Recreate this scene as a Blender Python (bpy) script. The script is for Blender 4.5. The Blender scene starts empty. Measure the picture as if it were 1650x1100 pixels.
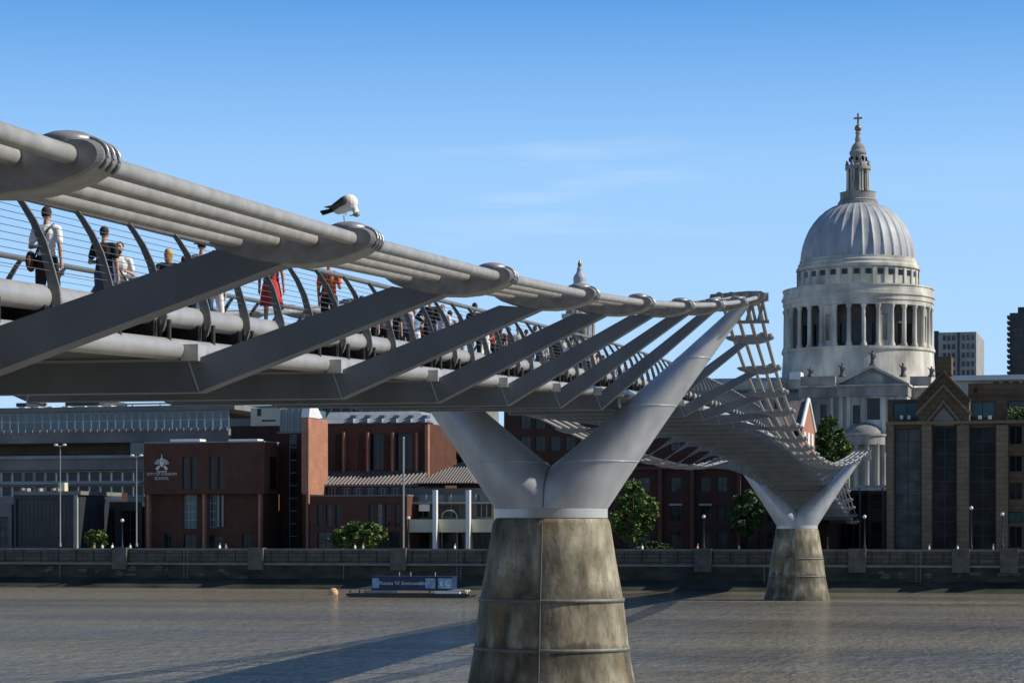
import bpy, bmesh, math, random
from mathutils import Vector, Matrix
random.seed(7)
S = bpy.context.scene
COL = S.collection
R = math.radians
# ------------------------------------------------------------ camera
CX, CH, F, HY = 13.34, 6.3, 3700.0, 861.4
TH = math.atan(685.0 / F)
FW = Vector((-math.sin(TH), math.cos(TH))); RT = Vector((math.cos(TH), math.sin(TH)))
cd = bpy.data.cameras.new('camera'); cam = bpy.data.objects.new('camera', cd); COL.objects.link(cam)
cam.location = (CX, 0, CH); cam.rotation_euler = (R(90), 0, TH)
cd.sensor_width = 36; cd.lens = F / 1650 * 36; cd.shift_y = (HY - 550) / 1650
cd.clip_start = 0.5; cd.clip_end = 6000
S.camera = cam
# ------------------------------------------------------------ light
SUN_EL, SUN_AZ = 38.0, 7.0           # azimuth measured from +x towards +y
sv = Vector((math.cos(R(SUN_EL)) * math.cos(R(SUN_AZ)), math.cos(R(SUN_EL)) * math.sin(R(SUN_AZ)), math.sin(R(SUN_EL))))
ld = bpy.data.lights.new('sun', 'SUN'); ld.energy = 5.0; ld.angle = R(0.5); ld.color = (1.0, 0.93, 0.82)
lo = bpy.data.objects.new('sun', ld); COL.objects.link(lo)
lo.rotation_euler = sv.to_track_quat('Z', 'Y').to_euler(); lo.location = (80, 20, 120)
W = bpy.data.worlds.new("World"); S.world = W; W.use_nodes = True
nt = W.node_tree; nt.nodes.clear()
wo = nt.nodes.new('ShaderNodeOutputWorld'); bg = nt.nodes.new('ShaderNodeBackground')
sky = nt.nodes.new('ShaderNodeTexSky'); sky.sky_type = 'NISHITA'; sky.sun_disc = False
sky.sun_elevation = R(SUN_EL); sky.sun_rotation = R(90 - SUN_AZ)
sky.air_density = 1.0; sky.dust_density = 0.0; sky.ozone_density = 4.0; sky.altitude = 0
bg.inputs[1].default_value = 0.10
NL = nt.links.new
tc = nt.nodes.new('ShaderNodeTexCoord')
NL(tc.outputs['Generated'], sky.inputs[0])
sx = nt.nodes.new('ShaderNodeSeparateXYZ'); NL(tc.outputs['Generated'], sx.inputs[0])
rp = nt.nodes.new('ShaderNodeValToRGB'); e = rp.color_ramp.elements      # clear blue sky: pale near the horizon, deep overhead
e[0].position = 0.0; e[0].color = (.50, .70, .93, 1); e[1].position = 1.0; e[1].color = (.018, .045, .12, 1)
for p_, c_ in ((.07, (.43, .68, .97)), (.155, (.33, .60, .97)), (.185, (.235, .50, .91)), (.225, (.105, .345, .78)), (.30, (.06, .165, .40)), (.5, (.035, .085, .21))):
    k_ = e.new(p_); k_.color = (*c_, 1)
NL(sx.outputs[2], rp.inputs[0])
# faint cirrus streaks in one band
m2 = nt.nodes.new('ShaderNodeMapping'); m2.inputs['Scale'].default_value = (9, 9, 110); m2.inputs['Rotation'].default_value = (0, R(1.2), 0)
nz = nt.nodes.new('ShaderNodeTexNoise'); nz.inputs['Scale'].default_value = 1.0; nz.inputs['Detail'].default_value = 7
cr = nt.nodes.new('ShaderNodeValToRGB'); cr.color_ramp.elements[0].position = 0.48; cr.color_ramp.elements[1].position = 0.80
NL(tc.outputs['Generated'], m2.inputs[0]); NL(m2.outputs[0], nz.inputs[0]); NL(nz.outputs[0], cr.inputs[0])
bd = nt.nodes.new('ShaderNodeValToRGB'); be = bd.color_ramp.elements
be[0].position = .118; be[0].color = (0, 0, 0, 1); be[1].position = .182; be[1].color = (0, 0, 0, 1); k_ = be.new(.150); k_.color = (1, 1, 1, 1)
NL(sx.outputs[2], bd.inputs[0])
az = nt.nodes.new('ShaderNodeValToRGB'); ae = az.color_ramp.elements; azm = nt.nodes.new('ShaderNodeMath'); azm.operation = 'ADD'; azm.inputs[1].default_value = .5; NL(sx.outputs[0], azm.inputs[0]); NL(azm.outputs[0], az.inputs[0])
ae[0].position = .25; ae[0].color = (.12, .12, .12, 1); ae[1].position = .43; ae[1].color = (.25, .25, .25, 1); k_ = ae.new(.335); k_.color = (1.6, 1.6, 1.6, 1)
mz = nt.nodes.new('ShaderNodeMath'); mz.operation = 'MULTIPLY'; NL(cr.outputs[0], mz.inputs[0]); NL(az.outputs[0], mz.inputs[1])
mul = nt.nodes.new('ShaderNodeMath'); mul.operation = 'MULTIPLY'; NL(mz.outputs[0], mul.inputs[0]); NL(bd.outputs[0], mul.inputs[1])
mul2 = nt.nodes.new('ShaderNodeMath'); mul2.operation = 'MULTIPLY'; mul2.inputs[1].default_value = .42; NL(mul.outputs[0], mul2.inputs[0])
mx = nt.nodes.new('ShaderNodeMix'); mx.data_type = 'RGBA'; NL(mul2.outputs[0], mx.inputs[0]); NL(rp.outputs[0], mx.inputs[6]); mx.inputs[7].default_value = (.74, .86, 1.0, 1)
sc1 = nt.nodes.new('ShaderNodeMix'); sc1.data_type = 'RGBA'; sc1.blend_type = 'MULTIPLY'; sc1.inputs[0].default_value = 1; sc1.inputs[7].default_value = (9.4, 9.4, 9.4, 1); NL(mx.outputs[2], sc1.inputs[6])
sc2 = nt.nodes.new('ShaderNodeMix'); sc2.data_type = 'RGBA'; sc2.blend_type = 'MULTIPLY'; sc2.inputs[0].default_value = 1; sc2.inputs[7].default_value = (.14, .14, .14, 1); NL(sky.outputs[0], sc2.inputs[6])
ad_ = nt.nodes.new('ShaderNodeMix'); ad_.data_type = 'RGBA'; ad_.blend_type = 'ADD'; ad_.inputs[0].default_value = 1; NL(sc1.outputs[2], ad_.inputs[6]); NL(sc2.outputs[2], ad_.inputs[7])
NL(ad_.outputs[2], bg.inputs[0]); NL(bg.outputs[0], wo.inputs[0])
S.view_settings.view_transform = 'Standard'; S.view_settings.look = 'None'
S.view_settings.exposure = 0.0; S.view_settings.gamma = 1.0; S.view_settings.use_curve_mapping = False

# ------------------------------------------------------------ materials
def mat(name, col, rough=0.6, metal=0.0, var=0.0, scale=1.0, bump=0.0, bscale=None, stretch=(1, 1, 1), col2=None, spec=None, detail=5):
    m = bpy.data.materials.new(name); m.use_nodes = True
    n = m.node_tree; b = n.nodes['Principled BSDF']
    b.inputs['Base Color'].default_value = (*col, 1); b.inputs['Roughness'].default_value = rough
    b.inputs['Metallic'].default_value = metal
    if spec is not None: b.inputs['Specular IOR Level'].default_value = spec
    if var > 0 or bump > 0 or col2:
        t = n.nodes.new('ShaderNodeTexCoord'); mpn = n.nodes.new('ShaderNodeMapping'); mpn.inputs['Scale'].default_value = stretch
        n.links.new(t.outputs['Object'], mpn.inputs[0])
        nn = n.nodes.new('ShaderNodeTexNoise'); nn.inputs['Scale'].default_value = scale; nn.inputs['Detail'].default_value = detail
        n.links.new(mpn.outputs[0], nn.inputs[0])
        rp = n.nodes.new('ShaderNodeValToRGB')
        c2 = col2 if col2 else tuple(c * (1 + var) for c in col)
        c1 = col if col2 else tuple(c * (1 - var) for c in col)
        rp.color_ramp.elements[0].color = (*c1, 1); rp.color_ramp.elements[1].color = (*c2, 1)
        rp.color_ramp.elements[0].position = 0.32; rp.color_ramp.elements[1].position = 0.68
        n.links.new(nn.outputs[0], rp.inputs[0]); n.links.new(rp.outputs[0], b.inputs['Base Color'])
        if bump > 0:
            bn = n.nodes.new('ShaderNodeTexNoise'); bn.inputs['Scale'].default_value = bscale or scale * 4; bn.inputs['Detail'].default_value = 4
            n.links.new(mpn.outputs[0], bn.inputs[0])
            bp_ = n.nodes.new('ShaderNodeBump'); bp_.inputs['Strength'].default_value = bump; bp_.inputs['Distance'].default_value = 0.05
            n.links.new(bn.outputs[0], bp_.inputs['Height']); n.links.new(bp_.outputs[0], b.inputs['Normal'])
    return m
def brick(name, c1, c2, mortar, bw=0.45, bh=0.15):
    m = bpy.data.materials.new(name); m.use_nodes = True; n = m.node_tree; b = n.nodes['Principled BSDF']
    b.inputs['Roughness'].default_value = 0.85; b.inputs['Specular IOR Level'].default_value = 0.2
    t = n.nodes.new('ShaderNodeTexCoord'); sp = n.nodes.new('ShaderNodeSeparateXYZ'); cb = n.nodes.new('ShaderNodeCombineXYZ'); ad = n.nodes.new('ShaderNodeMath')
    n.links.new(t.outputs['Object'], sp.inputs[0]); n.links.new(sp.outputs[0], ad.inputs[0]); n.links.new(sp.outputs[1], ad.inputs[1])
    n.links.new(ad.outputs[0], cb.inputs[0]); n.links.new(sp.outputs[2], cb.inputs[1])
    br = n.nodes.new('ShaderNodeTexBrick'); br.inputs['Scale'].default_value = 1; br.inputs['Brick Width'].default_value = bw; br.inputs['Row Height'].default_value = bh
    br.inputs['Mortar Size'].default_value = 0.012 if bh < .3 else .03
    br.inputs['Color1'].default_value = (*c1, 1); br.inputs['Color2'].default_value = (*c2, 1); br.inputs['Mortar'].default_value = (*mortar, 1)
    n.links.new(cb.outputs[0], br.inputs[0])
    no = n.nodes.new('ShaderNodeTexNoise'); no.inputs['Scale'].default_value = 0.5; no.inputs['Detail'].default_value = 6
    n.links.new(t.outputs['Object'], no.inputs[0])
    mr = n.nodes.new('ShaderNodeMapRange'); mr.inputs[1].default_value = .3; mr.inputs[2].default_value = .7; mr.inputs[3].default_value = .84; mr.inputs[4].default_value = 1.12
    n.links.new(no.outputs[0], mr.inputs[0])
    mm = n.nodes.new('ShaderNodeMix'); mm.data_type = 'RGBA'; mm.blend_type = 'MULTIPLY'; mm.inputs[0].default_value = 1
    n.links.new(br.outputs[0], mm.inputs[6]); n.links.new(mr.outputs[0], mm.inputs[7]); n.links.new(mm.outputs[2], b.inputs['Base Color'])
    return m
M = {}
M['arm'] = mat('painted_steel', (.17, .195, .22), .48, 0, .16, 1.2, .06, 20, (1, 1, .35))
M['armv'] = mat('pier_steel', (.56, .585, .615), .36, .25, .13, 1.6, .04, 12, (1, 1, .22))
M['cable'] = mat('cable_steel', (.32, .32, .31), .5, .15, .16, 5, .04, 40)
M['tube'] = mat('edge_tube_metal', (.42, .42, .415), .38, .3, .1, 3, 0)
M['clamp'] = mat('clamp_steel', (.33, .335, .34), .38, .3, .18, 6, .05, 30)
M['blade'] = mat('baluster_steel', (.20, .20, .19), .45, .3, .15, 10)
M['dark'] = mat('dark_bracket', (.03, .03, .03), .5, 0, .2, 8)
M['wire'] = mat('wire_steel', (.20, .20, .20), .4, .6)
M['deck'] = mat('deck_aluminium', (.16, .16, .155), .5, .3, .12, 2)
M['collar'] = mat('collar_steel', (.52, .52, .51), .3, .3, .06, 2)
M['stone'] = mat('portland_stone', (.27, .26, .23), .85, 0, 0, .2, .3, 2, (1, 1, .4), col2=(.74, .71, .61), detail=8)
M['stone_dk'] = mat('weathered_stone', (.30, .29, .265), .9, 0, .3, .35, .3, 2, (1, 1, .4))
M['lead'] = mat('lead_roof', (.36, .375, .395), .6, .05, .22, .35, .1, 2, (1, 1, .25))
M['gold'] = mat('gilded_metal', (.26, .19, .08), .4, .5)
M['bronze'] = mat('statue_stone', (.10, .10, .10), .8)
M['glassd'] = mat('dark_glass', (.010, .012, .014), .10, 0, .4, .25, .0, spec=.3)
M['glass2'] = mat('dim_glass', (.03, .032, .032), .15, 0, .5, .6, spec=.3)
M['glass3'] = mat('blind_glass', (.09, .09, .085), .3, 0, .4, .9, spec=.3)
M['glassb'] = mat('blue_glass', (.035, .07, .085), .12, 0, .45, .3, spec=.7)
M['glassg'] = mat('green_glass', (.05, .13, .14), .15, 0, .3, .3)
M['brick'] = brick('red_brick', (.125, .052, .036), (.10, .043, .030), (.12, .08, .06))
M['brick_sun'] = brick('sunlit_brick', (.44, .20, .125), (.36, .155, .10), (.34, .22, .16))  # lit copy of the brick: sunshine put into the colour
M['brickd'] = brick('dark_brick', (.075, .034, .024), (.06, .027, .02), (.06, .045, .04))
M['conc'] = mat('grey_concrete', (.20, .195, .18), .85, 0, .22, .25, .2, 2)
M['concl'] = mat('pale_concrete', (.30, .31, .30), .8, 0, .15, .3)
M['brown'] = mat('brown_stone', (.14, .10, .062), .8, 0, .25, .3, .2, 2)
M['brown'] = brick('brown_stone', (.15, .108, .068), (.125, .09, .056), (.07, .05, .034), 1.3, .62)
M['brownl'] = brick('buff_stone', (.24, .185, .12), (.205, .155, .10), (.12, .09, .06), 1.3, .62)
M['white'] = mat('white_paint', (.75, .75, .73), .5, 0, .06, 1)
M['cream'] = mat('cream_render', (.62, .58, .42), .7, 0, .1, .5)
M['frame'] = mat('window_frame', (.36, .38, .38), .5)
M['framed'] = mat('dark_frame', (.03, .035, .04), .5)
M['tile'] = mat('roof_tile', (.14, .12, .115), .8, 0, .35, 3)
M['tiler'] = mat('roof_rib', (.22, .20, .19), .8)
M['slate'] = mat('slate_roof', (.27, .30, .33), .6, 0, .15, 1)
M['black'] = mat('black_iron', (.015, .015, .016), .5)
M['globe'] = mat('opal_globe', (.8, .8, .78), .25)
M['wall'] = mat('river_granite', (.085, .08, .066), .85, 0, .28, .6, .5, 3, (1, 1, 2.5))
M['wall'] = brick('river_granite', (.13, .125, .105), (.09, .087, .072), (.03, .03, .026), 1.5, .46)
M['coping'] = mat('granite_coping', (.19, .19, .175), .8, 0, .25, .7)
M['leaf'] = mat('leaf_green', (.075, .13, .022), .6, 0, .4, .8)
M['leafd'] = mat('leaf_dark', (.04, .085, .018), .6, 0, .4, .8)
M['bark'] = mat('bark', (.10, .08, .06), .9, 0, .3, 6)
M['skin'] = mat('skin', (.52, .32, .23), .55); M['skind'] = mat('skin_tan', (.30, .17, .11), .55)
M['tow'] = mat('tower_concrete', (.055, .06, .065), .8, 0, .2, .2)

def streaky_concrete():
    m = bpy.data.materials.new('stained_concrete'); m.use_nodes = True; n = m.node_tree; b = n.nodes['Principled BSDF']; L = n.links.new
    b.inputs['Roughness'].default_value = .85
    t = n.nodes.new('ShaderNodeTexCoord')
    def noise(sc, st, det=6):
        mp_ = n.nodes.new('ShaderNodeMapping'); mp_.inputs['Scale'].default_value = st
        L(t.outputs['Object'], mp_.inputs[0]); q = n.nodes.new('ShaderNodeTexNoise'); q.inputs['Scale'].default_value = sc; q.inputs['Detail'].default_value = det
        L(mp_.outputs[0], q.inputs[0]); return q
    def ramp(src, stops):
        r = n.nodes.new('ShaderNodeValToRGB'); e = r.color_ramp.elements
        e[0].position, e[0].color = stops[0][0], (*stops[0][1], 1); e[1].position, e[1].color = stops[-1][0], (*stops[-1][1], 1)
        for p, c in stops[1:-1]:
            k = e.new(p); k.color = (*c, 1)
        L(src, r.inputs[0]); return r
    def mixc(f, a, b_, mode='MIX'):
        x = n.nodes.new('ShaderNodeMix'); x.data_type = 'RGBA'; x.blend_type = mode
        if isinstance(f, float): x.inputs[0].default_value = f
        else: L(f, x.inputs[0])
        L(a, x.inputs[6])
        if isinstance(b_, tuple): x.inputs[7].default_value = (*b_, 1)
        else: L(b_, x.inputs[7])
        return x.outputs[2]
    g = lambda v: (v, v, v)
    base = ramp(noise(1.25, (1, 1, .55), 9).outputs[0], [(.3, (.13, .115, .07)), (.46, (.23, .205, .14)), (.6, (.37, .335, .245)), (.73, (.64, .60, .49))])
    st = ramp(noise(2.0, (1, 1, .20), 8).outputs[0], [(.36, g(.38)), (.47, g(.8)), (.55, g(1)), (1, g(1))])
    c = mixc(.8, base.outputs[0], st.outputs[0], 'MULTIPLY')
    sp = n.nodes.new('ShaderNodeSeparateXYZ'); L(t.outputs['Object'], sp.inputs[0])
    # tide stains: height bands broken by noise
    nz_ = noise(1.3, (1, 1, .5)); a = n.nodes.new('ShaderNodeMath'); a.operation = 'MULTIPLY_ADD'; a.inputs[1].default_value = 1.6; 
    L(nz_.outputs[0], a.inputs[0]); L(sp.outputs[2], a.inputs[2])
    d = n.nodes.new('ShaderNodeMath'); d.operation = 'DIVIDE'; d.inputs[1].default_value = 9.0; L(a.outputs[0], d.inputs[0])
    band = ramp(d.outputs[0], [(0, g(.18)), (.10, g(.22)), (.17, g(.50)), (.25, g(.80)), (.33, g(.38)), (.352, g(.34)), (.372, g(1.1)), (.50, g(1.0)), (.545, g(.7)), (.60, g(1)), (.86, g(.95)), (.93, g(.5)), (1, g(.7))])
    c = mixc(.75, c, band.outputs[0], 'MULTIPLY')
    rs = ramp(noise(.9, (1, 1, .25), 3).outputs[0], [(.58, g(0)), (.72, g(.55)), (1, g(.6))])
    c = mixc(rs.outputs[0], c, (.24, .14, .05))
    spk = ramp(noise(9, (1, 1, .5), 6).outputs[0], [(.3, g(.55)), (.45, g(1)), (.68, g(1)), (.74, g(1.5)), (1, g(1.6))])
    c = mixc(.75, c, spk.outputs[0], 'MULTIPLY')
    L(c, b.inputs['Base Color'])
    bn = noise(6, (1, 1, .6)); bp_ = n.nodes.new('ShaderNodeBump'); bp_.inputs['Strength'].default_value = .35; bp_.inputs['Distance'].default_value = .05
    L(bn.outputs[0], bp_.inputs['Height']); L(bp_.outputs[0], b.inputs['Normal'])
    return m
M['pierc'] = streaky_concrete()

def water_mat():
    m = bpy.data.materials.new('river_water'); m.use_nodes = True; n = m.node_tree; L = n.links.new; n.nodes.clear()
    out = n.nodes.new('ShaderNodeOutputMaterial'); df = n.nodes.new('ShaderNodeBsdfDiffuse'); gl_ = n.nodes.new('ShaderNodeBsdfGlossy'); gl_.inputs['Roughness'].default_value = .06
    fr = n.nodes.new('ShaderNodeFresnel'); fr.inputs['IOR'].default_value = 1.33; mixs = n.nodes.new('ShaderNodeMixShader')
    mrn = n.nodes.new('ShaderNodeMapRange'); mrn.inputs[1].default_value = .12; mrn.inputs[2].default_value = .72; mrn.inputs[3].default_value = .06; mrn.inputs[4].default_value = .90
    t = n.nodes.new('ShaderNodeTexCoord')
    def noise(sc, st, det=4, rot=0):
        mp_ = n.nodes.new('ShaderNodeMapping'); mp_.inputs['Scale'].default_value = st; mp_.inputs['Rotation'].default_value = (0, 0, rot)
        L(t.outputs['Object'], mp_.inputs[0]); q = n.nodes.new('ShaderNodeTexNoise'); q.inputs['Scale'].default_value = sc; q.inputs['Detail'].default_value = det
        q.inputs['Roughness'].default_value = .6
        L(mp_.outputs[0], q.inputs[0]); return q
    r = n.nodes.new('ShaderNodeValToRGB'); r.color_ramp.elements[0].color = (.17, .150, .108, 1); r.color_ramp.elements[1].color = (.24, .225, .185, 1)
    r.color_ramp.elements[0].position = .35; r.color_ramp.elements[1].position = .65
    L(noise(.035, (.5, 1, 1), 6).outputs[0], r.inputs[0]); L(r.outputs[0], df.inputs['Color'])
    prev = None
    for sc, st, dist, s in ((.10, (.5, 1, 1), .45, .5), (.5, (1.3, .9, 1), .50, .85), (1.5, (1.4, .6, 1), .26, .9)):
        q = noise(sc, st, 4, .15); bp_ = n.nodes.new('ShaderNodeBump'); bp_.inputs['Strength'].default_value = s; bp_.inputs['Distance'].default_value = dist
        L(q.outputs[0], bp_.inputs['Height'])
        if prev: L(prev.outputs[0], bp_.inputs['Normal'])
        prev = bp_
    pt = n.nodes.new('ShaderNodeValToRGB'); pt.color_ramp.elements[0].position = .40; pt.color_ramp.elements[0].color = (.62, .62, .62, 1); pt.color_ramp.elements[1].position = .60; pt.color_ramp.elements[1].color = (1, 1, 1, 1)
    L(noise(.045, (.35, 1.3, 1), 5, .1).outputs[0], pt.inputs[0]); pm_ = n.nodes.new('ShaderNodeMath'); pm_.operation = 'MULTIPLY'
    for q in (df, gl_, fr): L(prev.outputs[0], q.inputs['Normal'])
    L(fr.outputs[0], mrn.inputs[0]); L(mrn.outputs[0], pm_.inputs[0]); L(pt.outputs[0], pm_.inputs[1]); L(pm_.outputs[0], mixs.inputs[0]); L(df.outputs[0], mixs.inputs[1]); L(gl_.outputs[0], mixs.inputs[2]); L(mixs.outputs[0], out.inputs[0])
    return m
M['water'] = water_mat()

# ------------------------------------------------------------ mesh helpers
class MB:
    def __init__(s): s.v = []; s.f = []; s.sm = []
    def add(s, vs, fs, smooth=False):
        o = len(s.v); s.v += [tuple(p) for p in vs]; s.f += [tuple(i + o for i in f) for f in fs]; s.sm += [smooth] * len(fs); return s
    def box(s, x0, x1, y0, y1, z0, z1):
        v = [(x, y, z) for z in (z0, z1) for y in (y0, y1) for x in (x0, x1)]
        return s.add(v, [(0, 2, 3, 1), (4, 5, 7, 6), (0, 1, 5, 4), (2, 6, 7, 3), (0, 4, 6, 2), (1, 3, 7, 5)])
    def prism(s, poly, d0, d1, ax='y'):
        # poly in (a,z); extruded along ax
        def P(a, z, d): return (a, d, z) if ax == 'y' else ((d, a, z) if ax == 'x' else (a, z, d))
        n = len(poly); v = [P(a, z, d0) for a, z in poly] + [P(a, z, d1) for a, z in poly]
        f = [tuple(range(n)), tuple(range(2 * n - 1, n - 1, -1))] + [(i, i + n, (i + 1) % n + n, (i + 1) % n) for i in range(n)]
        return s.add(v, f)
    def tube(s, pts, r, seg=12, cap=True, radii=None):
        pts = [Vector(p) for p in pts]; n = len(pts); rings = []
        for i, p in enumerate(pts):
            t = (pts[min(i + 1, n - 1)] - pts[max(i - 1, 0)]).normalized()
            a = t.cross(Vector((0, 0, 1)))
            if a.length < 1e-3: a = Vector((1, 0, 0))
            a.normalize(); b = a.cross(t); rr = radii[i] if radii else r
            rings.append([p + (a * math.cos(2 * math.pi * k / seg) + b * math.sin(2 * math.pi * k / seg)) * rr for k in range(seg)])
        o = []; 
        for q in rings: o += q
        f = [(i * seg + k, i * seg + (k + 1) % seg, (i + 1) * seg + (k + 1) % seg, (i + 1) * seg + k) for i in range(n - 1) for k in range(seg)]
        s.add(o, f, True)
        if cap: s.add(rings[0], [tuple(range(seg))]); s.add(rings[-1], [tuple(range(seg - 1, -1, -1))])
        return s
    def lathe(s, prof, c=(0, 0), seg=32, a0=0, a1=2 * math.pi, ex=1, ey=1, smooth=True, mod=None):
        full = abs(a1 - a0 - 2 * math.pi) < 1e-6; n = seg if full else seg + 1; v = []
        for r, z in prof:
            for k in range(n):
                a = a0 + (a1 - a0) * k / seg; q = r * (mod(a, z) if mod else 1)
                v.append((c[0] + q * ex * math.cos(a), c[1] + q * ey * math.sin(a), z))
        f = []
        for i in range(len(prof) - 1):
            for k in range(seg):
                k2 = (k + 1) % n; f.append((i * n + k, i * n + k2, (i + 1) * n + k2, (i + 1) * n + k))
        return s.add(v, f, smooth)
    def ball(s, c, r, seg=12, rings=8):
        if not hasattr(r, '__len__'): r = (r, r, r)
        v = [(c[0], c[1], c[2] - r[2])]
        for i in range(1, rings):
            p = math.pi * i / rings - math.pi / 2
            for k in range(seg):
                a = 2 * math.pi * k / seg; v.append((c[0] + r[0] * math.cos(p) * math.cos(a), c[1] + r[1] * math.cos(p) * math.sin(a), c[2] + r[2] * math.sin(p)))
        v.append((c[0], c[1], c[2] + r[2])); f = []
        for k in range(seg): f.append((0, 1 + (k + 1) % seg, 1 + k))
        for i in range(rings - 2):
            for k in range(seg): f.append((1 + i * seg + k, 1 + i * seg + (k + 1) % seg, 1 + (i + 1) * seg + (k + 1) % seg, 1 + (i + 1) * seg + k))
        t = len(v) - 1; b = 1 + (rings - 2) * seg
        for k in range(seg): f.append((t, b + k, b + (k + 1) % seg))
        return s.add(v, f, True)
    def cap(s, p, q, r0, r1, seg=10):
        p, q = Vector(p), Vector(q); d = q - p
        if d.length < 1e-4: return s.ball(p, r0)
        t = d.normalized(); pts = []; rad = []
        for a in (-90, -60, -30): pts.append(p + t * r0 * math.sin(R(a))); rad.append(max(r0 * math.cos(R(a)), .001))
        pts.append(p); rad.append(r0); pts.append(q); rad.append(r1)
        for a in (30, 60, 90): pts.append(q + t * r1 * math.sin(R(a))); rad.append(max(r1 * math.cos(R(a)), .001))
        return s.tube(pts, 1, seg, True, rad)
    def mesh(s, name, m, off=(0, 0, 0), fix=True):
        me = bpy.data.meshes.new(name)
        me.from_pydata([(a - off[0], b - off[1], c - off[2]) for a, b, c in s.v], [], s.f)
        me.polygons.foreach_set('use_smooth', s.sm)
        if fix:
            bm = bmesh.new(); bm.from_mesh(me); bmesh.ops.recalc_face_normals(bm, faces=bm.faces); bm.to_mesh(me); bm.free()
        me.materials.append(m); me.update(); return me
    def build(s, name, m, parent=None, off=None, fix=True):
        if off is None: off = tuple(parent['_ref']) if parent is not None and '_ref' in parent else (0, 0, 0)
        o = bpy.data.objects.new(name, s.mesh(name, m, off, fix)); COL.objects.link(o)
        if parent is not None:
            o.parent = parent
            if '_ref' in parent: o['_ref'] = parent['_ref']
        return o
def tag(o, label=None, cat=None, group=None, kind=None):
    if label: o['label'] = label
    if cat: o['category'] = cat
    if group: o['group'] = group
    if kind: o['kind'] = kind
    return o
PHI = R(-5.0); BO = Vector((0, 255.5)); BU = Vector((math.cos(PHI), math.sin(PHI))); BN = Vector((-math.sin(PHI), math.cos(PHI)))
def thing(name, label, cat, loc=(0, 0, 0), rz=0, group=None):
    o = bpy.data.objects.new(name, None); COL.objects.link(o); o.location = loc; o.rotation_euler = (0, 0, rz); o.empty_display_size = .5
    return tag(o, label, cat, group)
def bthing(name, label, cat, u, v, z=3.6, group=None):
    p = BO + BU * u + BN * v
    o = thing(name, label, cat, (p.x, p.y, z), PHI, group); o['_ref'] = (u, v, z); return o
def bw(u, v): p = BO + BU * u + BN * v; return p
# pixel (1650 px photograph) -> place in the world at a given distance behind the river wall
def bp(px, py, v):
    d = FW + RT * ((px - 825) / F); C = Vector((CX, 0))
    s = (v - (C - BO).dot(BN)) / d.dot(BN); P = C + d * s
    return (P - BO).dot(BU), CH + (HY - py) / F * s
def U(px, v): return bp(px, 0, v)[0]
def Z(py, px, v): return bp(px, py, v)[1]
def wpx(px, py, z=0.0):
    s = (CH - z) * F / (py - HY); P = Vector((CX, 0)) + (FW + RT * ((px - 825) / F)) * s; return P.x, P.y
def yat(px, x):  # Y on the vertical plane x=const seen at pixel column px
    k = (px - 825) / F; t = x - CX
    return t * (k * FW.x - RT.x) / (RT.y - k * FW.y)
def dep(x, y): return (x - CX) * FW.x + y * FW.y

def box_body(mb, u0, u1, v0, v1, z0, z1):
    mb.add([(u0, v0, z0), (u0, v1, z0), (u0, v1, z1), (u0, v0, z1)], [(0, 1, 2, 3)])
    mb.add([(u1, v0, z0), (u1, v1, z0), (u1, v1, z1), (u1, v0, z1)], [(0, 1, 2, 3)])
    mb.add([(u0, v1, z0), (u1, v1, z0), (u1, v1, z1), (u0, v1, z1)], [(0, 1, 2, 3)])
    mb.add([(u0, v0, z1), (u1, v0, z1), (u1, v1, z1), (u0, v1, z1)], [(0, 1, 2, 3)])
def wallgrid(mb, u0, u1, z0, z1, v, rects, d=.35):
    us = sorted(set([u0, u1] + [c for r in rects for c in r[:2]])); zs = sorted(set([z0, z1] + [c for r in rects for c in r[2:4]]))
    us = [a for a in us if u0 <= a <= u1]; zs = [a for a in zs if z0 <= a <= z1]
    for i in range(len(us) - 1):
        for j in range(len(zs) - 1):
            a, b = (us[i] + us[i + 1]) / 2, (zs[j] + zs[j + 1]) / 2
            if not any(r[0] < a < r[1] and r[2] < b < r[3] for r in rects):
                mb.add([(us[i], v, zs[j]), (us[i + 1], v, zs[j]), (us[i + 1], v, zs[j + 1]), (us[i], v, zs[j + 1])], [(0, 1, 2, 3)])
    for a, b, c, e in [r[:4] for r in rects]:
        mb.add([(a, v, c), (b, v, c), (b, v, e), (a, v, e), (a, v + d, c), (b, v + d, c), (b, v + d, e), (a, v + d, e)], [(0, 1, 5, 4), (1, 2, 6, 5), (2, 3, 7, 6), (3, 0, 4, 7)])
def window(par, u0, u1, z0, z1, v, nx=1, nz=1, fm='framed', gm='glassd', w=.09, name='window', label=None):
    mb = MB(); mb.box(u0, u0 + w, v, v + .08, z0, z1); mb.box(u1 - w, u1, v, v + .08, z0, z1)
    mb.box(u0 + w, u1 - w, v, v + .08, z0, z0 + w); mb.box(u0 + w, u1 - w, v, v + .08, z1 - w, z1)
    for i in range(1, nx):
        c = u0 + (u1 - u0) * i / nx; mb.box(c - w / 2, c + w / 2, v + .003, v + .07, z0 + w, z1 - w)
    for j in range(1, nz):
        c = z0 + (z1 - z0) * j / nz; mb.box(u0 + w, u1 - w, v + .006, v + .065, c - w / 2, c + w / 2)
    o = mb.build(name, M[fm], par)
    if label: o['label'] = label
    if gm == 'glassd': gm = random.choice(['glassd'] * 6 + ['glass2'] * 3 + ['glass3'])
    MB().box(u0 + .01, u1 - .01, v + .04, v + .055, z0 + .01, z1 - .01).build('pane', M[gm], o)
    return o
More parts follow.
